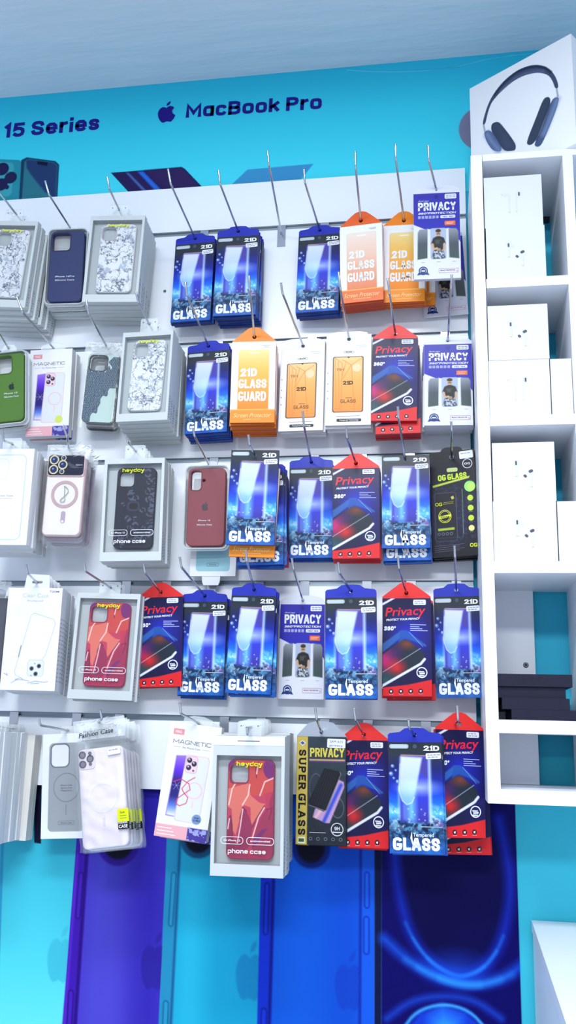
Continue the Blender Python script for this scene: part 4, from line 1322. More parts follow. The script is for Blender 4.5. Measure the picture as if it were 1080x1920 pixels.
# measured hanging poses: hole x, y, z, roll, pitch, yaw, width and height factor, end of the hook's rod, tip of the hook
POSE = {
    'marbleA': (-0.8898, -0.1266, 2.426, 4.6794, 2.6149, -0.0004, 1.0, 1.0001, [-0.9156, -0.2, 2.4592], [-0.9211, -0.204, 2.4847]),
    'navy': (-0.7844, -0.0905, 2.4135, -0.7251, 2.5015, 4.3408, 1.0195, 1.0678, [-0.7825, -0.2, 2.418], [-0.7915, -0.204, 2.4469]),
    'marbleB': (-0.6601, -0.1236, 2.4235, 1.602, 0.9132, 2.7236, 1.0994, 1.0329, [-0.6541, -0.2, 2.4234], [-0.6576, -0.204, 2.445]),
    'b11': (-0.5102, -0.0534, 2.3845, 0.1409, -0.6415, -3.7478, 0.9874, 1.0058, [-0.5246, -0.2, 2.4232], [-0.5303, -0.204, 2.4531]),
    'b12': (-0.4142, -0.0617, 2.3905, 0.5389, 0.0296, -1.3049, 1.0168, 1.0074, [-0.4225, -0.2, 2.4153], [-0.4256, -0.204, 2.4411]),
    'b13': (-0.2411, -0.0516, 2.3874, 0.6012, -1.4565, -3.9734, 1.0057, 0.9795, [-0.2518, -0.2, 2.4056], [-0.2535, -0.204, 2.4296]),
    'o11': (-0.1517, -0.0853, 2.3832, -1.1904, -0.1958, -4.527, 1.007, 1.0038, [-0.1527, -0.2, 2.4312], [-0.1533, -0.204, 2.4615]),
    'o12': (-0.0644, -0.069, 2.387, 0.3902, 0.111, -0.4837, 0.9779, 1.0038, [-0.0749, -0.2, 2.4429], [-0.075, -0.204, 2.4705]),
    'p11': (0.0018, -0.1338, 2.4127, -0.0637, 0.6898, 2.012, 1.0028, 1.0325, [-0.0117, -0.2, 2.4348], [-0.0126, -0.204, 2.4624]),
    'p11back': (0.0087, -0.032, 2.3833, -3.1321, 0.0983, 0.0, 1.0, 1.0),
    'green': (-0.8919, -0.101, 2.1321, -4.5007, 1.9837, 0.0, 1.0, 1.0001, [-0.874, -0.2, 2.1371], [-0.8836, -0.204, 2.1599]),
    'mag2': (-0.8113, -0.0608, 2.1464, -1.4269, 1.4147, 2.1382, 1.0073, 1.0372, [-0.815, -0.2, 2.1583], [-0.8274, -0.204, 2.1883]),
    'lace': (-0.6859, -0.0718, 2.1383, 2.8379, 2.0667, 5.365, 1.0519, 1.0706, [-0.6759, -0.2, 2.149], [-0.6808, -0.204, 2.1735]),
    'marbleC': (-0.5761, -0.1268, 2.1566, 0.1495, -1.3087, -2.5893, 1.069, 1.0569, [-0.5757, -0.2, 2.1677], [-0.58, -0.204, 2.1863]),
    'b21': (-0.4667, -0.0629, 2.1299, -1.1239, -0.9576, -3.537, 1.0079, 0.9873, [-0.478, -0.2, 2.1782], [-0.4807, -0.204, 2.2012]),
    'o21': (-0.364, -0.0931, 2.1319, -0.3963, 0.3995, 4.2567, 1.0293, 1.0039, [-0.3541, -0.2, 2.1832], [-0.3553, -0.204, 2.2075]),
    'w21': (-0.2689, -0.0627, 2.1229, 0.4203, -0.2964, -1.968, 1.013, 1.0314, [-0.2898, -0.2, 2.1702], [-0.2924, -0.204, 2.1894]),
    'w22': (-0.1741, -0.0781, 2.1267, 0.1191, 0.4321, 0.7597, 1.0071, 1.028, [-0.1793, -0.2, 2.1746], [-0.1823, -0.204, 2.2052]),
    'r21': (-0.0815, -0.0826, 2.1301, 0.997, -0.4295, 1.5923, 1.0079, 0.967, [-0.0871, -0.2, 2.1602], [-0.0899, -0.204, 2.1872]),
    'r21back': (-0.0787, -0.0722, 2.1142, -0.5069, -0.0732, 0.0001, 1.0, 1.0),
    'p21': (0.0204, -0.0813, 2.112, 0.2657, -0.9852, 1.966, 1.0253, 0.9396, [0.0264, -0.2, 2.1658], [0.028, -0.204, 2.1878]),
    'outline': (-0.8263, -0.1697, 1.8947, 0.6762, 2.0654, -0.0003, 1.0, 1.0002, [-0.819, -0.2147, 1.8841], [-0.8225, -0.2187, 1.9043]),
    'lens': (-0.7218, -0.1352, 1.8945, 0.8629, 0.7605, 1.8498, 1.0222, 1.0328, [-0.6982, -0.2, 1.8943], [-0.707, -0.204, 1.9156]),
    'leop': (-0.5843, -0.1347, 1.8847, -1.3024, -0.2403, 3.9191, 1.1214, 1.0715, [-0.5765, -0.2, 1.8805], [-0.5813, -0.204, 1.8945]),
    'maroon': (-0.4555, -0.0681, 1.8787, -0.6844, 0.8473, 2.3442, 1.0433, 1.0511, [-0.4477, -0.2, 1.8886], [-0.4508, -0.204, 1.903]),
    'b31': (-0.3419, -0.153, 1.8637, 1.1904, 0.2665, 1.1144, 1.0249, 1.0113, [-0.3428, -0.2, 1.8698], [-0.345, -0.204, 1.8866]),
    'b31or': (-0.3389, -0.1332, 1.8532, 2.1509, -0.0859, 0.0005, 1.0, 1.0),
    'b31back': (-0.337, -0.1117, 1.8534, -1.1612, -0.43, 0.0016, 1.0001, 1.0),
    'b32': (-0.2484, -0.054, 1.8782, -0.367, 0.3493, 0.1012, 0.9728, 1.0026, [-0.2425, -0.2, 1.9036], [-0.2447, -0.204, 1.9291]),
    'r31': (-0.1572, -0.0849, 1.8642, -0.6066, -0.2707, 0.6556, 1.0144, 0.9907, [-0.1633, -0.2, 1.8784], [-0.1647, -0.204, 1.8963]),
    'b33': (-0.0627, -0.0859, 1.8678, -0.1948, 0.2027, -0.4414, 1.0064, 1.0023, [-0.0708, -0.2, 1.9152], [-0.0715, -0.204, 1.9328]),
    'b33back': (-0.0641, -0.0676, 1.869, -1.0826, 0.082, -0.0001, 1.0, 1.0),
    'og': (0.0245, -0.0597, 1.8804, -1.4914, -0.8804, -8.3484, 0.9869, 1.0337, [0.0232, -0.2, 1.8873], [0.0228, -0.204, 1.9016]),
    'clear': (-0.7685, -0.1248, 1.6276, 0.2134, 0.9153, 1.94, 1.0376, 1.0047, [-0.7524, -0.2, 1.6302], [-0.7557, -0.204, 1.6457]),
    'drip4': (-0.6347, -0.0841, 1.6236, 0.796, -1.7655, 3.8811, 1.1575, 1.0711, [-0.6409, -0.2, 1.6346], [-0.6426, -0.204, 1.6491]),
    'r41': (-0.5407, -0.0532, 1.6184, -2.2247, -0.2635, 0.6146, 1.0076, 0.9711, [-0.5271, -0.2, 1.6314], [-0.5292, -0.204, 1.6463]),
    'b41': (-0.454, -0.0449, 1.6131, 0.0474, -0.1566, -0.3812, 1.0085, 0.9941, [-0.4599, -0.2, 1.6419], [-0.4627, -0.204, 1.6588]),
    'b42': (-0.3488, -0.0823, 1.6196, 1.3001, -1.1681, -2.715, 0.9742, 1.0142, [-0.3397, -0.2, 1.6522], [-0.3415, -0.204, 1.6713]),
    'p41': (-0.2622, -0.0336, 1.6066, 0.0196, 0.5121, 0.142, 0.963, 1.0019, [-0.2549, -0.2, 1.6375], [-0.2583, -0.204, 1.6559]),
    'b43': (-0.1612, -0.123, 1.6105, -1.0374, -0.2537, 0.8248, 1.0454, 1.0019, [-0.1742, -0.2, 1.6307], [-0.1759, -0.204, 1.6479]),
    'r42': (-0.062, -0.0847, 1.6131, -0.3557, -0.1514, -0.434, 1.003, 0.9969, [-0.0704, -0.2, 1.6389], [-0.072, -0.204, 1.6579]),
    'b44': (0.0292, -0.0582, 1.6229, -1.1477, -0.1454, -3.1007, 0.952, 1.0241, [0.0255, -0.2, 1.6582], [0.0248, -0.204, 1.6765]),
    'grey': (-0.7114, -0.0562, 1.3507, -3.6302, 0.4163, -2.5687, 0.9608, 0.9738, [-0.7023, -0.2, 1.358], [-0.7041, -0.204, 1.3685]),
    'fash': (-0.6069, -0.1684, 1.3667, -8.1845, -0.6011, -0.0982, 1.0139, 0.9831, [-0.5842, -0.2134, 1.371], [-0.5868, -0.2174, 1.3858]),
    'mag5': (-0.4349, -0.1328, 1.3706, 5.8775, -0.313, 1.47, 1.028, 1.0223, [-0.4468, -0.2, 1.3839], [-0.4481, -0.204, 1.401]),
    'drip5': (-0.3228, -0.209, 1.3628, -0.4718, 1.463, -0.1778, 1.0726, 1.001, [-0.3166, -0.254, 1.3509], [-0.3171, -0.258, 1.3628]),
    'super': (-0.2152, -0.0846, 1.3596, -0.5109, -0.2222, 0.0929, 0.9978, 1.002, [-0.209, -0.2, 1.3785], [-0.2119, -0.204, 1.3986]),
    'r51': (-0.1399, -0.0713, 1.3572, -0.5026, -0.0367, -1.9445, 0.9864, 1.0331, [-0.1436, -0.2, 1.38], [-0.1456, -0.204, 1.3983]),
    'b51': (-0.0471, -0.142, 1.3584, -1.1094, -0.2756, -0.7203, 1.0276, 1.0073, [-0.0542, -0.2, 1.3699], [-0.0551, -0.204, 1.382]),
    'r52': (0.023, -0.1226, 1.3789, 0.2339, -0.3963, -0.0003, 1.0, 1.0002, [0.0259, -0.2, 1.3839], [0.0249, -0.204, 1.4064]),
    'r52back': (0.0328, -0.0607, 1.3463, -1.5193, 0.3104, 0.0001, 0.9999, 1.0),
}
# ------------------------------------------------------------------ the hanging stock
GROOVES = [2.430, 2.163, 1.9035, 1.645, 1.380]
ORD = ['', 'second', 'third', 'fourth', 'fifth', 'sixth', 'seventh', 'eighth', 'ninth', 'tenth']

def spawn(name, parts):
    root = empty(name)
    for nm, me, lab, subs in parts:
        o = bpy.data.objects.new(nm, me)
        COL.objects.link(o)
        o.parent = root
        if lab:
            o['label'] = lab
        for sn, sme, sl in subs:
            c = bpy.data.objects.new(sn, sme)
            COL.objects.link(c)
            c.parent = o
            if sl:
                c['label'] = sl
    return root

B_, O_, P_, R_, W_ = (.089, .180), (.086, .171), (.09, .179), (.088, .178), (.089, .185)
PROTO = {
    'blue': (mk_blue(*B_, .0075, .012), .0075), 'blueflat': (mk_blue(*B_, .0075, -.010, True), .0075),
    'orange': (mk_orange(*O_, .0065, .010), .0065), 'coral': (mk_orange(*O_, .0065, .010, True), .0065),
    'priv': (mk_priv(*P_, .009, .008), .009), 'red': (mk_red(*R_, .011, .010), .011), 'wo': (mk_wo(*W_, .008, -.008), .008),
    'og': (mk_og(.087, .200, .012, -.012), .012), 'super': (mk_super(.089, .185, .012, .008), .012),
    'marbleA': (mk_window_box(.118, .196, .018, .016, 'marble', 0, 3, -.02), .018), 'marbleB': (mk_window_box(.118, .196, .018, .016, 'marble', 0, 8), .018),
    'marbleC': (mk_window_box(.107, .192, .018, .018, 'marble', 0, 14, -.03), .018), 'leop': (mk_window_box(.119, .203, .018, .016, 'leopard', 0, 5, -.02), .018),
    'drip4': (mk_window_box(.125, .203, .018, .012, 'drip', 0, 6), .018), 'drip5': (mk_window_box(.123, .225, .022, .014, 'drip', .09, 7), .022),
    'navy': (mk_tray(.0878, .1747, .016, .008, C8(48, 58, 104), (.06, .03, .58, .275), [('iPhone 16Pro', .2, .655, .56, .02), ('Silicone Case', .2, .705, .56, .02)]), .016),
    'traypink': (mk_tray(.0878, .1747, .016, .008, C8(190, 140, 146), (.06, .03, .58, .275), []), .016),
    'traypale': (mk_tray(.0878, .1747, .016, .008, C8(196, 190, 184), (.06, .03, .58, .275), []), .016),
    'green': (mk_tray(.085, .160, .018, .012, C8(84, 124, 52), (.06, .03, .64, .29), [('Phone 12', .42, .6, .4, .022), ('Silicone Case', .42, .65, .44, .022)], (.64, .49, C8(26, 50, 44))), .018),
    'traytan': (mk_tray(.085, .160, .018, .012, C8(176, 160, 158), (.06, .03, .64, .29), []), .018),
    'maroon': (mk_tray(.0885, .1695, .018, .007, C8(142, 74, 82), (.07, .03, .35, .285), [('iPhone 16', .3, .685, .32, .018), ('Silicone Case', .27, .74, .4, .018)], (.47, .5, C8(78, 66, 78)), ((.42, .16, .0028),)), .018),
    'lens': (mk_lens(.0787, .1632, .014, .016), .014), 'lace': (mk_lace(.0673, .150, .016, .020), .016),
    'darkbag': (mk_plainbag(.068, .150, .012, .020, C8(40, 34, 46)), .012), 'rosebag': (mk_plainbag(.0787, .1632, .014, .016, C8(150, 96, 116)), .014),
    'mauvebag': (mk_plainbag(.0787, .1632, .014, .016, C8(176, 158, 186)), .014),
    'glitter': (mk_plainbag(.08, .185, .014, .02, C8(58, 58, 74)), .014),
    'fash': (mk_fashion(.0831, .169, .016, .045), .016), 'mag2': (mk_magnetic(.0927, .192, .022, .008, 0), .022), 'mag5': (mk_magnetic(.0946, .1973, .022, .004, 1), .022),
    'outline': (mk_outline(.100, .190, .013, .012), .013), 'clear': (mk_clearbox(.108, .194, .013, .012), .013), 'grey': (mk_greybox(.096, .191, .016, .006), .016),
    'white': (mk_plainbox(.10, .198, .014, .010), .014), 'cream': (mk_plainbox(.10, .196, .014, .010, C8(226, 224, 218)), .014), 'bluewin': (mk_bluewindow(.093, .20, .012, .012), .012),
}
NAME = dict(blue='glass_packet', blueflat='glass_packet', orange='glass_packet', coral='glass_packet', priv='glass_packet', red='glass_packet', wo='glass_packet', og='glass_packet', super='glass_packet')
for k in PROTO:
    if k not in NAME:
        NAME[k] = 'bagged_phone_case' if k in ('lens', 'lace', 'darkbag', 'rosebag', 'mauvebag', 'glitter', 'fash') else 'boxed_phone_case' if k not in ('navy', 'traypink', 'traypale', 'green', 'traytan', 'maroon') else 'phone_case_in_tray'
SRC = {}

def put(kind, label, group, M):
    cat = 'screen protector' if NAME[kind] == 'glass_packet' else 'phone case'
    if kind not in SRC:
        SRC[kind] = o = spawn(NAME[kind], PROTO[kind][0])
    else:
        o = dup(SRC[kind])
    o.matrix_basis = M
    tag(o, label, cat, group)
    return o

def stack(pid, kinds, look, where, group, pitch=None, jitter=1.0, depth=None, dx=0.0, own=False, lookb=None, lab0=None, shift_last=0.0):
    """hang the packets of one hook: kinds[0] is the front one"""
    ps = POSE[pid]
    H = Vector(ps[0:3]) + Vector((dx, 0, 0))
    roll, pt, yaw, sx, sz = ps[3:8]
    if own:
        sx = sz = 1.0
    n = len(kinds)
    base = ROD[pid][0] if pid in ROD else Vector((H.x, 0, H.z))
    av = (depth if depth else -H.y) - .012 - abs(math.sin(math.radians(pt))) * .1 - abs(math.sin(math.radians(yaw))) * .045
    for k, kd in enumerate(kinds):
        t0 = PROTO[kd][1]
        step = min(t0 * 1.12, av / n)
        sy = min(1.0, step / t0 / (1.13 if own else 1.1))
        p = H + (base - H) * (k * step / max(-H.y, .01))
        rg = random.Random(sum(map(ord, pid)) * 31 + k)
        j = jitter if k else 0
        if shift_last and k >= n - 2:
            p = p + Vector((shift_last, 0, .004))
        M = pose_matrix(p.x + rg.uniform(-.002, .0022) * j, H.y + k * step, p.z - abs(rg.gauss(0, .0012)) * j, roll + rg.uniform(-.9, .9) * j, pt, yaw, sx, sz, sy)
        lk = look if (k == 0 or not lookb) else lookb[min(k - 1, len(lookb) - 1)]
        if lab0 and k == 0:
            lab = lab0
        elif n == 1:
            lab = f'{lk} {where}'
        else:
            lab = f'{lk}, front of the stack {where}' if k == 0 else f'{lk}, {ORD[k]} in the stack {where}'
        put(kd, lab, group, M)

# hooks -----------------------------------------------------------
ROD = {}
def hook(pid, label, row, via=()):
    ps = POSE[pid]
    H = Vector(ps[0:3])
    Bd, T = Vector(ps[8]), Vector(ps[9])
    g = GROOVES[row]
    b = H + (Bd - H) * ((0 - H.y) / (Bd.y - H.y))
    b.x = min(max(b.x, H.x - .02), H.x + .02)
    b.z = min(max(b.z, g - .045, H.z - .03), g - .008, H.z + .02)
    if b.z < g - .05:
        b.z = g - .05
    b.y = 0
    ROD[pid] = (b, H)
    make_hook(label, [b, *[Vector(v) for v in via], H, Bd, T], g)

def make_hook(label, pts, g):
    b = pts[0]
    root = empty('display_hook', (b.x, 0, b.z))
    m = MB()
    loc = [Vector(p) - b for p in pts]
    loc[0].y = -.0015
    # a smooth elbow before the upturned tip
    e, a, c = loc[-2], loc[-3], loc[-1]
    r1 = e + (a - e).normalized() * .004
    r2 = e + (c - e).normalized() * .004
    path = loc[:-2] + [r1, (r1 + r2 + e * 2) / 4, r2, c]
    m.tube(path, .0021, 'steel', 10)
    m.tube([c - (c - r2).normalized() * .0004, c + (c - r2).normalized() * .0006], .0026, 'steel', 10)
    m.build('wire_rod', root)
    q = MB()
    zt, zb = g - b.z + .004, min(g - b.z - .046, -.006)
    q.box(-.009, .009, -.0016, -.0002, zb, zt, mat='steel')
    q.box(-.009, .009, -.0034, -.0016, zb, zb + .003, mat='steel')
    q.box(-.009, .009, -.0002, .005, zt - .0035, zt, mat='steel')
    q.build('base_plate', root)
    tag(root, label, 'hook', 'chrome display hooks')

ps = list(POSE['p11back']); ps[1] = -.0125; POSE['p11back'] = tuple(ps)
def hk(pid, what, row, via=()):
    hook(pid, 'chrome wire hook carrying the ' + what, row, via)

hk('marbleA', 'marble case boxes at the top left edge', 0)
hk('navy', 'navy case trays in the top row', 0)
hk('marbleB', 'marble case boxes nearest the top blue packets', 0)
hk('b11', 'blue packets beside the top marble boxes', 0)
hk('b12', 'blue packets left of the empty hook', 0)
hk('b13', 'blue packets right of the empty hook', 0)
hk('o11', 'coral packets in the top row', 0)
hk('o12', 'bright orange packets in the top row', 0)
hk('p11', 'white and blue packets in the top row', 0, (POSE['p11back'][0:3],))
hk('green', 'green case trays at the left edge', 1)
hk('mag2', 'pink-banded boxes beside the green case', 1)
hk('lace', 'mint lace case', 1)
hk('marbleC', 'marble case boxes of the second row', 1)
hk('b21', 'blue packets of the second row', 1)
hk('o21', 'orange packets of the second row', 1)
hk('w21', 'white packets beside the second row orange stack', 1)
hk('w22', 'white packets beside the second row red packets', 1)
hk('r21', 'red-tabbed packets of the second row', 1)
hk('p21', 'white and blue packets of the second row', 1)
hk('outline', 'outlined white boxes at the third row edge', 2)
hk('lens', 'bagged cases with dark lens panels', 2)
hk('leop', 'dark leopard case boxes', 2)
hk('maroon', 'maroon case tray', 2)
hk('b31', 'mixed blue and orange packets beside the maroon case', 2)
hk('b32', 'blue packets left of the third row red stack', 2)
hk('r31', 'red-tabbed packets of the third row', 2)
hk('b33', 'blue packets right of the third row red stack', 2)
hk('og', 'black packets with lime dots', 2)
hk('clear', 'white boxes with a drawn clear case', 3)
hk('drip4', 'dripping-paint boxes of the fourth row', 3)
hk('r41', 'red-tabbed packets beside the fourth row dripping-paint box', 3)
hk('b41', 'leftmost blue packets of the fourth row', 3)
hk('b42', 'blue packets left of the fourth row white packet', 3)
hk('p41', 'white and blue packet of the fourth row', 3)
hk('b43', 'blue packets right of the fourth row white packet', 3)
hk('r42', 'red-tabbed packets between two fourth row blue stacks', 3)
hk('b44', 'lone blue packet at the fourth row right end', 3)
hk('grey', 'boxes with the grey case', 4)
hk('fash', 'bagged lilac cases', 4)
hk('mag5', 'tilted box with the red scribble', 4)
hk('drip5', 'large dripping-paint boxes of the bottom row', 4)
hk('super', 'gold-banded dark packets', 4)
hk('r51', 'red-tabbed packets beside the gold-banded packet', 4)
hk('b51', 'blue packets of the bottom row', 4)
hk('r52', 'red-tabbed packets at the bottom right end', 4)
eb = at(528, 440, 0)
make_hook('empty chrome hook with its bare plate in the top row', [Vector(eb), Vector(at(506, 318, -.2)) * .5 + Vector(eb) * .5, Vector(at(504, 308, -.2)), Vector(at(502, 284, -.204))], GROOVES[0])

GB, GO, GP, GR, GW = 'blue screen glass packets', 'orange screen glass packets', 'white and blue privacy packets', 'red-tabbed privacy packets', 'white and orange glass packets'
GM, GL, GD = 'marble phone case boxes', 'leopard phone case boxes', 'dripping-paint phone case boxes'
BL, RD, PV, MRB = 'blue screen glass packet', 'red-tabbed navy privacy packet', 'white and blue privacy packet', 'white marble phone case box'
# top row
ps = list(POSE['marbleA']); ps[0] -= .005; POSE['marbleA'] = tuple(ps)
stack('marbleA', ['marbleA'] * 6, MRB, 'at the top row left edge', GM, own=True)
stack('navy', ['navy', 'traypink', 'traypale', 'traypale'], 'navy silicone case in clear tray', 'between two marble case stacks', 'silicone cases in trays', own=True, lookb=['dusty pink phone case tray', 'pale phone case tray'])
stack('marbleB', ['marbleB'] * 6, MRB, 'left of the top row blue packets', GM, own=True)
stack('b11', ['blue'] * 3, BL, 'beside the top row marble boxes', GB)
stack('b12', ['blue'] * 6, BL, 'left of the empty hook', GB)
stack('b13', ['blue'] * 4, BL, 'right of the empty hook', GB)
stack('o11', ['coral'] * 7, 'coral screen glass packet', 'right of the top row blue packets', GO, depth=.068)
stack('o12', ['orange'] * 8, 'bright orange screen glass packet', 'partly behind the top row privacy packet', GO, depth=.048, shift_last=.017)
stack('p11', ['priv'], PV, 'hanging forward at the top row right end', GP)
stack('p11back', ['priv'], PV, 'hanging low against the board behind the forward top row one', GP)
# second row
stack('green', ['green', 'traytan', 'traytan'], 'green silicone case in clear tray', 'at the second row left edge', 'silicone cases in trays', own=True, lookb=['tan phone case tray'])
stack('mag2', ['mag2'] * 2, 'white case box with pink band', 'beside the green case', 'boxes for clear magnetic cases', own=True)
stack('lace', ['lace', 'darkbag', 'darkbag', 'darkbag'], 'mint lace-pattern case in clear bag', 'left of second row marble boxes', 'bagged phone cases', own=True, lookb=['dark bagged phone case'])
stack('marbleC', ['marbleC'] * 6, MRB, 'in the second row', GM, own=True)
stack('b21', ['blue'] * 7, BL, 'beside the second row marble boxes', GB, jitter=.5)
stack('o21', ['orange'] * 9, 'orange screen glass packet', 'in the second row', GO, depth=.08)
stack('w21', ['wo'] * 4, 'white packet with orange phone picture', 'beside second row orange packets', GW)
stack('w22', ['wo'] * 4, 'white packet with orange phone picture', 'beside second row red packets', GW)
stack('r21', ['red'], RD, 'hanging in front in the second row', GR, depth=.03)
stack('r21back', ['red'] * 3, RD, 'hanging lower behind another in second row', GR)
stack('p21', ['priv'] * 6, PV, 'at the second row right end', GP)
# third row
stack('outline', ['outline'] * 8, 'white case box with pale phone outline', 'at third row left edge', 'outlined white case boxes', own=True, jitter=1.6)
stack('lens', ['lens', 'rosebag', 'mauvebag', 'lens', 'mauvebag', 'rosebag'], 'cream case with dark lens panel', 'left of the leopard boxes', 'bagged phone cases', own=True, jitter=2.4, lookb=['rose bagged phone case', 'mauve bagged phone case', 'cream bagged phone case', 'second mauve bagged phone case', 'last rose bagged phone case'])
stack('leop', ['leop'] * 6, 'dark leopard phone case box', 'in the third row', GL, own=True)
stack('maroon', ['maroon'], 'maroon silicone case in clear tray', 'hanging right of the leopard boxes', 'silicone cases in trays', own=True, depth=.05)
stack('b31', ['blueflat'], BL, 'hanging forward, right of the maroon case', GB)
stack('b31or', ['orange'], 'orange screen glass packet', 'peeking below the forward third row blue one', GO)
stack('b31back', ['blue', 'blue', 'blue', 'blue', 'red'], BL, 'behind the orange beside maroon case', GB, jitter=2, lookb=[BL, BL, BL, RD])
stack('b32', ['blue'] * 3, BL, 'left of the third row red packets', GB)
stack('r31', ['red'] * 3, RD, 'in the third row', GR)
stack('b33', ['blueflat'], BL, 'with hidden tab right of third row red packets', GB)
stack('b33back', ['blue'] * 4, BL, 'below and behind, left of the black packet', GB, jitter=1.4)
stack('og', ['og'] * 3, 'black glass packet with lime dots', 'at the third row right end', 'black screen glass packets')
# fourth row
stack('clear', ['clear'] * 7, 'white box with drawn clear case', 'at the fourth row left', 'boxes for clear cases', own=True)
stack('drip4', ['drip4'] * 2, 'dripping-paint phone case box', 'in the fourth row', GD, own=True)
stack('r41', ['red'] * 2, RD, 'beside the fourth row dripping-paint box', GR)
stack('b41', ['blue'] * 3, BL, 'touching the fourth row left red packet', GB, jitter=2)
stack('b42', ['blue'] * 3, BL, 'left of the fourth row white packet', GB, jitter=2.5)
stack('p41', ['priv'], PV, 'between two fourth row blue stacks', GP)
stack('b43', ['blue'] * 2, BL, 'right of the fourth row white packet', GB)
stack('r42', ['red'] * 3, RD, 'between two fourth row blue stacks', GR)
stack('b44', ['blue'], BL, 'hanging alone at the fourth row right end', GB)
# bottom row
stack('grey', ['grey'] * 3, 'white box with grey phone case', 'in the bottom row', 'boxes for grey cases', own=True)
stack('fash', ['fash'] * 8, 'pale lilac case in clear bag', 'in the bottom row', 'bagged phone cases', own=True, jitter=1.6)
stack('mag5', ['mag5', 'mag2', 'mag2'], 'tilted pink-banded case box with red scribble', 'in the bottom row', 'boxes for clear magnetic cases', own=True, lookb=['pink-banded white case box'])
stack('drip5', ['drip5'] * 8, 'large dripping-paint phone case box', 'in the bottom row', GD, own=True)
stack('super', ['super'] * 2, 'dark packet with gold side band', 'in the bottom row', 'dark gold-banded glass packets')
stack('r51', ['red'] * 2, RD, 'beside the gold-banded packets', GR)
stack('b51', ['blue'] * 3, BL, 'in the bottom row', GB)
ps = list(POSE['r52']); ps[0] = .0300; ps[1] = -.113; ps[5] = 20.0; POSE['r52'] = tuple(ps)
stack('r52', ['red'], RD, 'in front at the bottom row right end', GR, own=True)
stack('r52back', ['red'] * 2, RD, 'low behind the bottom right one', GR, own=True)
# packs without a visible hook
q = at(394, 1080, -.03)
put('bluewin', 'white pack with pale blue window, hanging below the maroon case', 'pale case packs', pose_matrix(q[0] + .004, -.03, q[2] + .212, 0, .5, 0, 1, 1, .9))
q = at(12, 1200, -.05)
make_hook('chrome hook carrying the dark glittery bag at the left edge', [Vector((q[0] - .046, 0, q[2] + .110)), Vector((q[0] - .046, -.05, q[2] + .112)), Vector((q[0] - .046, -.2, q[2] + .13)), Vector((q[0] - .046, -.204, q[2] + .15))], GROOVES[3])
put('glitter', 'dark glittery bagged case at the fourth row left edge', 'bagged phone cases', pose_matrix(q[0] - .046, -.05, q[2] + .112, 0, .5, 0))
q = at(48, 1374, -.05)
make_hook('chrome hook carrying the plain white boxes at bottom left edge', [Vector((q[0] - .05, 0, q[2] + .008)), Vector((q[0] - .05, -.05, q[2] + .01)), Vector((q[0] - .05, -.22, q[2] + .014)), Vector((q[0] - .05, -.224, q[2] + .034))], GROOVES[4])
for k in range(8):
    put('white', ('plain white case box, front of the stack' if k == 0 else f'plain white case box, {ORD[k]} in the stack') + ' at bottom left edge', 'plain white case boxes',
        pose_matrix(q[0] - .05 + random.uniform(-.003, .003), -.05 - .0150 * (7 - k), q[2] + .01, random.uniform(-1, 1), 0, 0))
q = at(74, 1378, -.015)
for k in range(2):
    put('cream', ('nearer' if k == 0 else 'farther') + ' cream-edged case box behind the bottom left white boxes', 'cream case boxes', pose_matrix(q[0] - .05, -.034 + .0155 * k, q[2] + .01, .4, 0, 0))
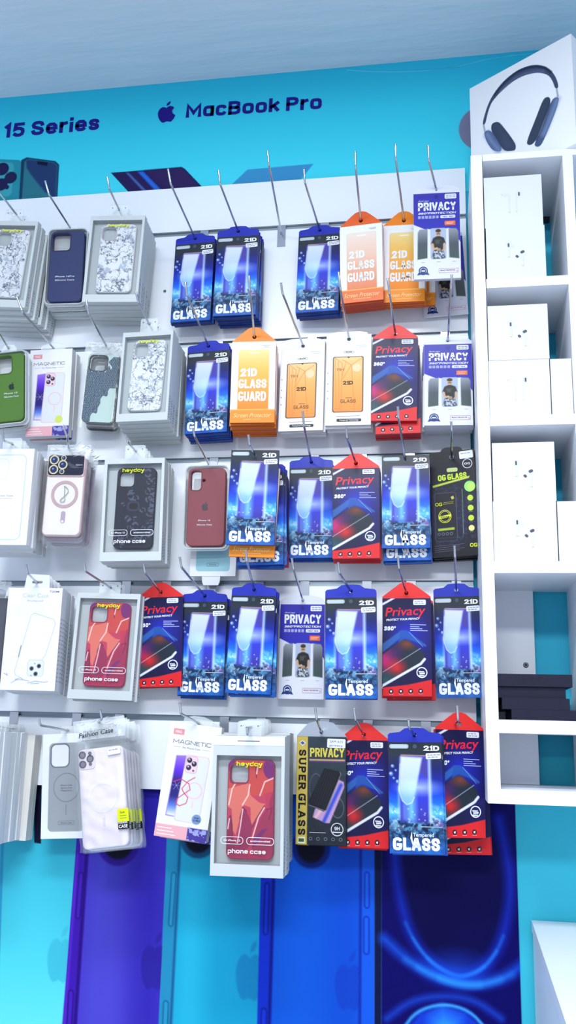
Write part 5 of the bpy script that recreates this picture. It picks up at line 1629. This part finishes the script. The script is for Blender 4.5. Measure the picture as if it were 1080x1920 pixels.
# ------------------------------------------------------------------ the setting
WY = 0.018
CEIL = 2.838
def wall():
    X0, X1 = -1.25, 0.62
    m = MB()
    TEAL = C8(62, 190, 222)
    m.box(-1.9, 1.7, WY + .0005, WY + .12, 0, CEIL, TEAL, 'vinyl')
    def sheet(z0, z1, x0=X0, x1=X1, res=.0016):
        A = Art(x1 - x0, z1 - z0, res, TEAL)
        def U(px, py):
            p = at(px, py, WY)
            return ((p[0] - x0) / (x1 - x0), (z1 - p[2]) / (z1 - z0))
        return A, U
    # upper strip -------------------------------------------------
    A, U = sheet(2.50, CEIL)
    A.a = A.vgrad([(0, C8(44, 184, 212)), (.35, C8(58, 208, 230)), (1, C8(76, 222, 238))])
    def poly(pts, col, k=1.0, soft=0.0):
        A.put(A.m_poly([U(*q) for q in pts], soft), col, k)
    def line(pts, t, col, k=1.0, soft=0.0):
        A.put(A.m_line([U(*q) for q in pts], t, soft), col, k)
    poly([(-60, 296), (36, 300), (42, 304), (36, 390), (-60, 390)], C8(40, 140, 158))
    poly([(-60, 298), (22, 305), (26, 310), (22, 362), (16, 368), (-60, 372)], C8(62, 160, 172))
    for a, b, rr in ((4, 317, .017), (20, 333, .0155), (2, 346, .0165), (13, 351, .0055)):
        u, v = U(a, b)
        A.put(A.m_el(u, v, rr), C8(24, 34, 72))
        A.put(A.m_el(u, v, rr * .6), C8(36, 30, 80))
    poly([(40, 300), (50, 295), (104, 302), (111, 309), (106, 400), (34, 400)], C8(22, 62, 92))
    s_ = [(46, 303), (53, 298), (101, 304), (108, 311), (103, 400), (39, 400)]
    poly(s_, C8(46, 116, 132))
    poly([(49, 303), (53, 299), (101, 305), (107, 312), (104, 372), (84, 360), (60, 330), (50, 315)], C8(36, 60, 104), 1, .003)
    poly([(70, 302), (90, 304.5), (88, 311), (70, 308)], C8(16, 22, 50))
    poly([(208, 324), (340, 313), (346, 316), (392, 364), (252, 372)], C8(16, 40, 80))
    poly([(212, 326), (339, 315.5), (344, 318), (388, 364), (254, 371)], C8(40, 30, 84))
    poly([(258, 322), (268, 321), (312, 366), (300, 367)], C8(40, 110, 220), .95, .003)
    poly([(236, 324), (241, 323.5), (285, 368), (278, 369)], C8(70, 110, 170), .9, .002)
    poly([(272, 320.5), (339, 315.5), (344, 318), (388, 364), (330, 366)], C8(52, 36, 90), .8, .008)
    poly([(430, 350), (464, 318), (588, 307), (558, 345), (540, 362), (425, 368)], C8(62, 146, 196))
    u, v = U(906, 240)
    A.put(A.m_el(u, v, .0525, .0555), C8(126, 124, 150))
    m.grid(X0, X1, CEIL, 2.50, A.a, WY, 'vinyl')
    # words and mark printed on the upper strip
    INDIGO = C8(34, 26, 128)
    def word(s, p0, p1, cap_px, col):
        a, b = at(*p0, WY), at(*p1, WY)
        t = at(p0[0], p0[1] - cap_px, WY)
        block(m, s, a[0], a[2], math.hypot(b[0] - a[0], b[2] - a[2]), t[2] - a[2], WY - .0005, col, .225, .86, 0, math.atan2(b[2] - a[2], b[0] - a[0]), .13, 'vinyl')
    word('15 Series', (6, 259), (186, 243), 26, INDIGO)
    word('MacBook Pro', (348, 221), (603, 204), 25, INDIGO)
    c = at(312.5, 212, WY)
    for L in apple_loops(c[0], c[2], .0425, .07):
        m.poly([L], WY - .0005, INDIGO, 'vinyl')
    # lower strip: row of large phones ------------------------------
    A, U = sheet(.74, 1.42)
    TL = C8(64, 192, 214)
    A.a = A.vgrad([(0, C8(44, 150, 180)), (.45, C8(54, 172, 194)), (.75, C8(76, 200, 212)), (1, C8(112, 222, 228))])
    ZA, ZB = 1500, 1940
    def band(xa0, xa1, xb0, xb1, col, k=1.0, soft=0.0):
        poly([(xa0, 1420), (xa1, 1420), (xb1, 1990), (xb0, 1990)], col, k, soft)
    # x on a leaning line through two measured pixels
    def lx(p, q):
        f_ = lambda y: p[0] + (q[0] - p[0]) * (y - p[1]) / (q[1] - p[1])
        return f_(1420), f_(1990)
    e0 = lx((4, 1600), (-8, 1920))
    e1, e1b = lx((142, 1600), (117, 1920)), lx((167, 1600), (145, 1920))
    e2, e2b = lx((312, 1600), (298, 1920)), lx((340, 1605), (324, 1920))
    e3, e3b = lx((489, 1650), (482, 1920)), lx((517, 1650), (509, 1920))
    e4, e5 = lx((676, 1600), (674, 1920)), lx((702, 1600), (702, 1920))
    e6 = lx((716, 1635), (715, 1920))
    e7 = lx((966, 1507), (979, 1920))
    def span(a, b, col, k=1.0, soft=0.0):
        band(a[0], b[0], a[1], b[1], col, k, soft)
    def mark(px, py, hpx, col, k):
        a, b = at(px, py - hpx / 2, WY), at(px, py + hpx / 2, WY)
        sz = (a[2] - b[2]) / 1.31
        z1, w_ = 1.42, X1 - X0
        for L in apple_loops((a[0] + b[0]) / 2, (a[2] + b[2]) / 2 - .07 * sz, sz):
            A.put(A.m_poly([(((a[0] + b[0]) / 2 + (x - (a[0] + b[0]) / 2) * .66 - X0) / w_, (z1 - z) / .68) for x, z in L], .002), col, k)
    def camera(px, py, r, col):
        u, v = U(px, py)
        A.put(A.m_el(u, v, r, None, .003), col)
        A.put(A.m_el(u, v, r * .72, None, .004), C8(12, 12, 34))
    mark(113, 1788, 108, C8(60, 176, 196), .9)
    span((e0[0] - 3, e0[1] - 3), (e0[0] + 3, e0[1] + 3), C8(44, 140, 178))
    poly([(64, 1420), (78, 1420), (77, 1582), (64, 1580)], C8(14, 14, 40))
    # purple phone
    span(e1, e2, C8(62, 48, 172))
    span(e1b, (e1b[0] + 60, e1b[1] + 90), C8(74, 70, 190), .8, .05)
    span((e2[0] - 60, e2[1] - 40), e2, C8(44, 34, 160), .9, .06)
    span(e1, e1b, C8(58, 20, 158))
    span((e1b[0] - 7, e1b[1] - 7), (e1b[0] - 2, e1b[1] - 2), C8(34, 8, 110), 1, .002)
    span((e1[0] + 1, e1[1] + 1), (e1[0] + 6, e1[1] + 6), C8(86, 40, 190), .8, .003)
    mark(289, 1801, 110, C8(40, 30, 140), .85)
    camera(222, 1580, .042, C8(50, 24, 140))
    # teal phone
    span(e2, e3, C8(20, 150, 186))
    span(e2b, (e2b[0] + 40, e2b[1] + 60), C8(40, 176, 206), .7, .04)
    span((e3[0] - 50, e3[1] - 40), e3, C8(20, 148, 190), .8, .05)
    span(e2, e2b, C8(34, 132, 172))
    span((e2b[0] - 6, e2b[1] - 6), (e2b[0] - 2, e2b[1] - 2), C8(16, 84, 130), 1, .002)
    mark(468, 1819, 114, C8(18, 120, 170), .85)
    camera(372, 1572, .036, C8(20, 80, 120))
    # blue phone
    span(e3, e4, C8(10, 80, 194))
    span(e3b, (e3b[0] + 60, e3b[1] + 90), C8(12, 88, 204), .7, .05)
    span((e4[0] - 60, e4[1] - 50), e4, C8(10, 70, 190), .8, .05)
    span(e3, e3b, C8(12, 46, 186))
    span((e3b[0] - 7, e3b[1] - 7), (e3b[0] - 2, e3b[1] - 2), C8(6, 20, 120), 1, .002)
    mark(654, 1838, 114, C8(12, 60, 176), .85)
    span(e4, e5, C8(18, 84, 206))
    span((e4[0] - 2, e4[1] - 2), (e4[0] + 3, e4[1] + 3), C8(8, 40, 150), 1, .002)
    camera(583, 1590, .036, C8(12, 36, 120))
    span(e5, e6, C8(6, 14, 60))
    # side keys
    def key(p, q, w_, col, dk):
        line([p, q], w_ + .004, dk, 1, .002)
        line([p, q], w_, col)
    key((152, 1640), (146, 1718), .006, C8(64, 26, 170), C8(30, 6, 100))
    key((133, 1862), (128, 1960), .007, C8(64, 26, 170), C8(30, 6, 100))
    key((326, 1640), (320, 1732), .006, C8(36, 138, 178), C8(16, 80, 124))
    key((311, 1882), (308, 1960), .007, C8(36, 138, 178), C8(16, 80, 124))
    key((501, 1660), (498, 1748), .006, C8(12, 50, 196), C8(4, 18, 110))
    key((495, 1896), (493, 1960), .007, C8(12, 50, 196), C8(4, 18, 110))
    key((688, 1640), (688, 1698), .006, C8(22, 88, 210), C8(8, 36, 140))
    key((687, 1724), (687, 1784), .007, C8(22, 88, 210), C8(8, 36, 140))
    # the dark screen with light trails
    span(e6, e7, C8(4, 0, 88))
    Z = lambda X, Y: (540 + X / 2, 1460 + Y / 2)
    sm = lambda pts: [Z(*q) for q in pts]
    sms = lambda pts: smooth(sm(pts), 2, False)
    poly(sm([(400, 250), (820, 200), (830, 480), (770, 660), (640, 735), (520, 670), (430, 500)]), C8(1, 0, 66), .95, .03)
    line(sms([(395, 180), (400, 320), (420, 450), (460, 590), (530, 685), (610, 735), (660, 742), (730, 715), (795, 630), (828, 500), (836, 380), (815, 260), (790, 150)]), .012, C8(20, 60, 210), .8, .02)
    for cut_ in (0, 5, 9):
        arc = sms([(440, 540), (470, 605), (530, 685), (610, 735), (660, 744), (730, 715), (780, 655), (808, 590)])
        line(arc[cut_:len(arc) - cut_], .0035, C8(40, 150, 240), .5, .006)
    u, v = U(*Z(630, 715))
    A.put(A.m_el(u, v, .03, .016, .05), C8(24, 90, 224), .7)
    line(sms([(360, 600), (440, 675), (550, 740), (680, 775), (800, 755), (880, 700)]), .012, C8(20, 96, 226), .9, .02)
    for cut_ in (0, 4, 8):
        arc = sms([(440, 680), (520, 728), (600, 762), (690, 778), (770, 765), (840, 735)])
        line(arc[cut_:len(arc) - cut_], .005, C8(54, 170, 244), .42, .013)
    line(sms([(370, 900), (460, 832), (580, 812), (700, 828), (800, 900)]), .007, C8(24, 90, 220), .8, .014)
    poly(sm([(450, 930), (490, 875), (580, 845), (670, 870), (730, 930), (730, 1040), (450, 1040)]), C8(16, 60, 200), .9, .012)
    poly(sm([(530, 1040), (540, 900), (580, 870), (640, 900), (650, 1040)]), C8(44, 150, 240), .8, .03)
    line(sms([(430, 940), (480, 872), (580, 842), (680, 868), (745, 940)]), .004, C8(70, 190, 250), .95, .004)
    # plain teal right of the screen
    poly([(e7[0], 1420), (1400, 1420), (1400, 1990), (e7[1], 1990)], C8(58, 180, 202))
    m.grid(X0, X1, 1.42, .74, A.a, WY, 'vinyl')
    # a loose wrinkle in the print under the ceiling
    pts = [Vector(at(px, py, WY)) for px, py in ((650, 131), (690, 134), (740, 135), (800, 132), (860, 125), (910, 112), (960, 104), (1010, 99))]
    m.tube(pts, .0016, 'vinyl', 8, C8(80, 196, 226))
    tag(m.build('wall_back'), 'teal wall printed with large phones and laptops behind the racks', 'wall', None, 'structure')

def struct(name, mb, label, cat):
    return tag(mb.build(name), label, cat, None, 'structure')

wall()
m = MB()
m.box(-1.9, 1.7, -4.6, WY, CEIL, CEIL + .1, mat='ceiling')
struct('ceiling', m, 'blue-grey painted ceiling with brush marks', 'ceiling')
m = MB()
m.box(-1.9, 1.7, -4.6, WY, -.1, 0, mat='floor')
struct('floor', m, 'pale shop floor below the display', 'floor')

# slatwall board --------------------------------------------------
BX0, BX1 = -1.3, .063
board = empty('slatwall_panel', (0, 0, 1.245))
def bpart(mb, name, label=None):
    for v in mb.v:
        v[:, 2] -= 1.245
    o = mb.build(name, board)
    if label:
        o['label'] = label
    return o
m = MB()
edges = [2.545] + [z for g in GROOVES for z in (g + .0055, g - .0055)] + [1.245]
for a, b in zip(edges[0::2], edges[1::2]):
    m.box(BX0, BX1, 0, .0168, b, a, mat='board')
m.box(BX0, BX1 - .0004, .009, .017, 1.245, 2.545, mat='board')
bpart(m, 'board')
for g in GROOVES:
    m = MB()
    m.box(BX0, BX1 - .0004, -.0004, .0088, g - .0055, g - .0028, mat='alu')
    m.box(BX0, BX1 - .0004, .0066, .0088, g - .0028, g + .0055, mat='alu')
    bpart(m, 'groove_insert', 'dull metal insert')
for px, py in ((309, 546), (860, 668)):
    c = at(px, py, 0)
    m = MB()
    m.solid([circle(c[0], c[2], .0034, seg=14)], -.0012, .0, C8(150, 156, 166), 'chrome_print', .0006)
    m.poly([circle(c[0], c[2], .0014, seg=6)], -.0014, C8(60, 64, 72), 'matte')
    bpart(m, 'screw')
tag(board, 'white slatted board carrying all the hooks', 'slatwall', 'shop fittings')

# cube shelf --------------------------------------------------------
shelf = empty('cube_shelf', (.24, -.1, 1.254))
def spart(name, x0, x1, y0, y1, z0, z1, mat='laminate', lean=0.0):
    m = MB()
    m.box(x0, x1, y0, y1, z0, z1, mat=mat)
    for v in m.v:
        v[:, 0] += lean * (1.85 - v[:, 2])
        v -= np.array([.24, -.1, 1.254])
    return m.build(name, shelf)
SF, SB = -.2, .012
spart('side_panel', .0695, .0902, SF, SB, 1.254, 2.4376, lean=.0035)
spart('divider', .2362, .2545, SF, SB, 1.2765, 2.4238)
spart('side_panel', .4005, .4188, SF, SB, 1.254, 2.4376)
spart('top_panel', .0898, .4003, SF, SB, 2.4238, 2.4376)
for z0, z1 in ((2.160, 2.178), (1.8935, 1.912), (1.630, 1.650), (1.365, 1.3862), (1.254, 1.2763)):
    for x0, x1 in ((.0905, .2361), (.2546, .4004)):
        spart('shelf_board', x0, x1, SF + .0004, SB, z0, z1)
spart('back_panel', .0905, .1725, -.002, .003, 1.277, 2.422)
m = MB()
c = at(986, 1247, -.002)
m.solid([circle(c[0], c[2], .005, seg=16)], -.0042, -.002, C8(120, 120, 126), 'chrome_print', .001)
m.poly([circle(c[0], c[2], .0022, seg=5)], -.0046, C8(20, 22, 28), 'matte')
for v in m.v:
    v -= np.array([.24, -.1, 1.254])
m.build('screw', shelf)
tag(shelf, 'white cube shelf beside the hook board', 'shelf', 'shop fittings')

# earbud boxes --------------------------------------------------------
def ear_art(kind, w, h):
    A = Art(w, h, .0006, C8(232, 234, 240))
    pale, mid, dk = C8(224, 227, 234), C8(206, 210, 220), C8(84, 86, 98)
    if kind == 'short':
        A.put(A.m_el(.385, .32, .0062, .0066), pale)
        A.put(A.m_el(.45, .39, .004), C8(220, 224, 232))
        A.put(A.m_rr(.358, .36, .405, .585, .002), pale)
        A.put(A.m_rr(.398, .37, .405, .585, .0005), mid)
        A.put(A.m_rr(.358, .575, .405, .588), C8(178, 182, 192))
        A.put(A.m_rr(.365, .315, .395, .39, .0014), dk)
        A.put(A.m_el(.6, .545, .0078, .006), pale)
        A.put(A.m_rr(.595, .58, .635, .765, .002), pale)
        A.put(A.m_rr(.628, .6, .635, .765, .0005), mid)
        A.put(A.m_rr(.597, .755, .634, .768), C8(178, 182, 192))
        A.put(A.m_rr(.575, .47, .65, .52, .0024, 0, -.45), dk)
        A.put(A.m_rr(.49, .555, .55, .6, .002, 0, .8), dk)
    else:
        A.put(A.m_el(.37, .37, .006, .004), pale)
        A.put(A.m_el(.31, .36, .0012), C8(214, 190, 196))
        A.put(A.m_rr(.415, .36, .455, .72, .002), pale)
        A.put(A.m_rr(.418, .71, .452, .722), C8(190, 194, 204))
        A.put(A.m_rr(.54, .36, .572, .72, .002), pale)
        A.put(A.m_rr(.542, .71, .57, .722), C8(190, 194, 204))
        A.put(A.m_el(.6, .36, .0055, .006), pale)
        A.put(A.m_rr(.59, .325, .62, .4, .0014), dk)
    return A
EW, EH, ED = .1062, .1065, .052
EAR = {}
def ear_box(x, z, kind, label, y=-.195, yaw=0.0):
    if kind not in EAR:
        m = MB()
        A = ear_art(kind, EW, EH)
        m.grid(0, EW, EH, 0, A.a, 0, 'matte')
        v = [(x_, y_, z_) for x_ in (0, EW) for y_ in (0, ED) for z_ in (0, EH)]
        m.add(v, [(0, 1, 3, 2), (4, 6, 7, 5), (0, 2, 6, 4), (1, 5, 7, 3), (2, 3, 7, 6)], C8(232, 234, 240), 'matte')
        EAR[kind] = m.mesh('earbuds_box')
    o = bpy.data.objects.new('earbuds_box', EAR[kind])
    COL.objects.link(o)
    o.location = (x, y, z + .0002)
    o.rotation_euler = (0, 0, yaw)
    tag(o, label, 'box', 'white earbud boxes')
ear_box(.0925, 2.178, 'short', 'white box with short-stem earbuds, lower one in the top cubby')
ear_box(.0908, 2.2848, 'long', 'white box with long-stem earbuds, upper one in the top cubby', -.194)
ear_box(.0906, 1.912, 'long', 'white box with long-stem earbuds, lower one in the second cubby')
ear_box(.0915, 2.0187, 'short', 'white box with short-stem earbuds, upper one in the second cubby', -.196)
ear_box(.0918, 1.650, 'short', 'white box with short-stem earbuds, lower one in the third cubby')
ear_box(.0932, 1.7567, 'short', 'white box with short-stem earbuds, upper one in the third cubby', -.194)
def white_box(x0, x1, z0, z1, label, depth=.1):
    m = MB()
    m.box(x0, x1, -.193, -.193 + depth, z0, z1, C8(232, 234, 240), 'matte')
    o = m.build('accessory_box')
    tag(o, label, 'box', 'plain white accessory boxes')
white_box(.1988, .2352, 1.9122, 2.0185, 'narrow plain white box beside the earbuds in the second cubby')
white_box(.2002, .2356, 1.6502, 1.7560, 'narrow plain white box beside the earbuds in the third cubby')

# dark flat boxes in the fourth cubby
def dark(x0, x1, z0, z1, y0, label, words=None):
    m = MB()
    m.box(x0, x1, y0, y0 + .16, z0, z1, mat='blackbox')
    if words:
        m.text(words, x0 + (x1 - x0) * .27, z0 + (z1 - z0) * .25, (x1 - x0) * .32, (z1 - z0) * .5, y0 - .0003, C8(24, 24, 40), 0, .1, mat='matte')
    tag(m.build('tablet_box'), label, 'box', 'dark flat boxes')
dark(.1135, .2310, 1.3864, 1.4036, -.192, 'dark flat box at the bottom of the fourth cubby pile')
dark(.0985, .2070, 1.4038, 1.4222, -.192, 'dark flat box second from the bottom in the fourth cubby')
dark(.0928, .2020, 1.4224, 1.4408, -.186, 'dark flat box second from the top in the fourth cubby')
dark(.0928, .2125, 1.4410, 1.4612, -.192, 'dark flat box with faint pencilled number, topmost in the fourth cubby', '15 PX')

m = MB()
c = at(1025, 411, -.012)
m.box(c[0] - .010, c[0] + .006, -.016, -.002, c[2] - .004, c[2] + .004, mat='blackplastic')
m.tube([(c[0] - .009, -.009, c[2]), (c[0] - .014, -.006, c[2] - .002), (c[0] - .018, -.004, c[2] - .006)], .002, 'blackplastic', 8)
tag(m.build('cable_clip'), 'small black clip at the back of the top cubby', 'clip')

# headphone box on top ------------------------------------------------
def headphone_box():
    Lc, Rc = np.array([.0735, -.080]), np.array([.2610, -.2145])
    W = np.hypot(*(Rc - Lc))
    ux = (Rc - Lc) / W
    nb = np.array([-ux[1], ux[0]])
    H, D = .2400, .075
    z0 = 2.4378
    def UV(X, Y):
        px, py = 860 + X / 3.84, 60 + Y / 3.84
        v = CM.T @ np.array([(px - 540) / FPX, (py - 960) / FPX, 1.0])
        t = np.dot(np.array([*Lc]) - CAMLOC[:2], nb) / np.dot(v[:2], nb)
        p = CAMLOC + v * t
        return (float(np.dot(p[:2] - Lc, ux) / W), float(1 - (p[2] - z0) / H))
    A = Art(W, H, .0009, C8(254, 254, 255))
    def poly(pts, col, k=1.0, soft=0.0):
        A.put(A.m_poly([UV(*q) for q in pts], soft), col, k)
    def line(pts, t, col, k=1.0, soft=0.0):
        A.put(A.m_line([UV(*q) for q in pts], t, soft), col, k)
    dk, mid, lt = C8(46, 54, 76), C8(66, 78, 108), C8(134, 156, 196)
    band = [(170, 670), (185, 600), (215, 510), (260, 430), (330, 345), (420, 275), (500, 243), (560, 235), (620, 245), (670, 280), (705, 335), (722, 400), (695, 412),
            (680, 360), (650, 312), (600, 295), (560, 292), (480, 308), (400, 348), (320, 412), (265, 472), (232, 515), (207, 590), (192, 665)]
    poly(smooth(band), mid)
    line([(260, 450), (330, 362), (420, 290), (500, 256), (560, 248), (620, 258), (665, 290)], .004, C8(30, 38, 60), .9, .003)
    line([(300, 425), (400, 335), (480, 298), (560, 282), (610, 285)], .004, C8(104, 116, 150), .7, .005)
    line([(180, 672), (188, 712)], .004, C8(176, 184, 200))
    line([(706, 412), (714, 462)], .004, C8(176, 184, 200))
    poly(smooth([(182, 735), (190, 712), (225, 705), (262, 745), (325, 858), (252, 862), (205, 800)]), C8(70, 88, 128))
    line([(205, 735), (240, 790), (290, 850)], .012, lt, .8, .012)
    poly(smooth([(232, 690), (240, 658), (275, 645), (302, 657), (410, 800), (412, 848), (385, 856), (322, 858), (268, 760), (240, 722)]), C8(56, 68, 92))
    poly([(268, 668), (290, 665), (400, 810), (395, 845), (330, 848)], C8(68, 80, 108), .7, .01)
    poly(smooth([(640, 465), (608, 482), (560, 610), (488, 788), (497, 815), (530, 812), (562, 770), (640, 570), (662, 505), (658, 475)]), C8(56, 68, 90))
    poly(smooth([(720, 470), (690, 470), (662, 505), (605, 690), (545, 800), (550, 825), (582, 828), (612, 785), (700, 570), (722, 490)]), C8(74, 92, 130))
    line([(708, 490), (660, 620), (615, 730)], .010, lt, .8, .012)
    line([(655, 520), (610, 660), (560, 775)], .004, C8(34, 42, 64), .8, .004)
    m = MB()
    m.grid(0, W, H, 0, A.a, 0, 'matte')
    v = [(x_, y_, z_) for x_ in (0, W) for y_ in (0, D) for z_ in (0, H)]
    m.add(v, [(0, 1, 3, 2), (4, 6, 7, 5), (0, 2, 6, 4), (1, 5, 7, 3), (2, 3, 7, 6)], C8(254, 254, 255), 'matte')
    o = m.build('headphones_box')
    o.location = (Lc[0], Lc[1], z0)
    o.rotation_euler = (0, 0, math.atan2(ux[1], ux[0]))
    tag(o, 'large white box with dark headphones pictured, on top of the cube shelf', 'box')
headphone_box()

# counter in the corner -----------------------------------------------
ct = empty('counter', (.5, -.35, 0))
m = MB()
m.add([(x, y, z) for x, y in ((.1515, .014), (.93, .014), (.93, -.80), (.1275, -.80)) for z in (1.028, 1.0461)],
      [(0, 2, 4, 6), (1, 7, 5, 3), (0, 1, 3, 2), (2, 3, 5, 4), (4, 5, 7, 6), (6, 7, 1, 0)], WHITE, 'counter')
for v in m.v:
    v -= np.array([.5, -.35, 0])
m.build('counter_top', ct)
m = MB()
m.add([(x, y, z) for x, y in ((.1530, .012), (.925, .012), (.925, -.79), (.1295, -.79)) for z in (0.002, 1.0279)],
      [(0, 2, 4, 6), (1, 7, 5, 3), (0, 1, 3, 2), (2, 3, 5, 4), (4, 5, 7, 6), (6, 7, 1, 0)], WHITE, 'counter')
for v in m.v:
    v -= np.array([.5, -.35, 0])
m.build('cabinet', ct)
tag(ct, 'white counter cabinet in the lower right corner', 'counter', 'shop fittings')

# ------------------------------------------------------------------ light
def area(name, loc, sx, sy, power, col, rot=(0, 0, 0)):
    l = bpy.data.lights.new(name, 'AREA')
    l.shape = 'RECTANGLE'
    l.size, l.size_y = sx, sy
    l.energy = power
    l.color = col
    o = bpy.data.objects.new(name, l)
    o.location = loc
    o.rotation_euler = rot
    COL.objects.link(o)
    return o
area('ceiling_panel_light', (-.3, -1.55, 2.80), 1.2, .3, LP1, (.93, .97, 1.0))
area('ceiling_panel_light', (-.1, -3.3, 2.80), 1.2, .6, LP2, (.93, .97, 1.0))
w = bpy.data.worlds.new('shop_ambient')
SC.world = w
w.use_nodes = True
bg = w.node_tree.nodes['Background']
bg.inputs['Color'].default_value = (.68, .79, 1.0, 1)
bg.inputs['Strength'].default_value = WS
SC.cycles.transparent_max_bounces = 48
SC.view_settings.view_transform = 'Standard'
SC.view_settings.look = 'None'
SC.view_settings.exposure = EXPO
SC.view_settings.gamma = 1.0
SC.view_settings.use_curve_mapping = False
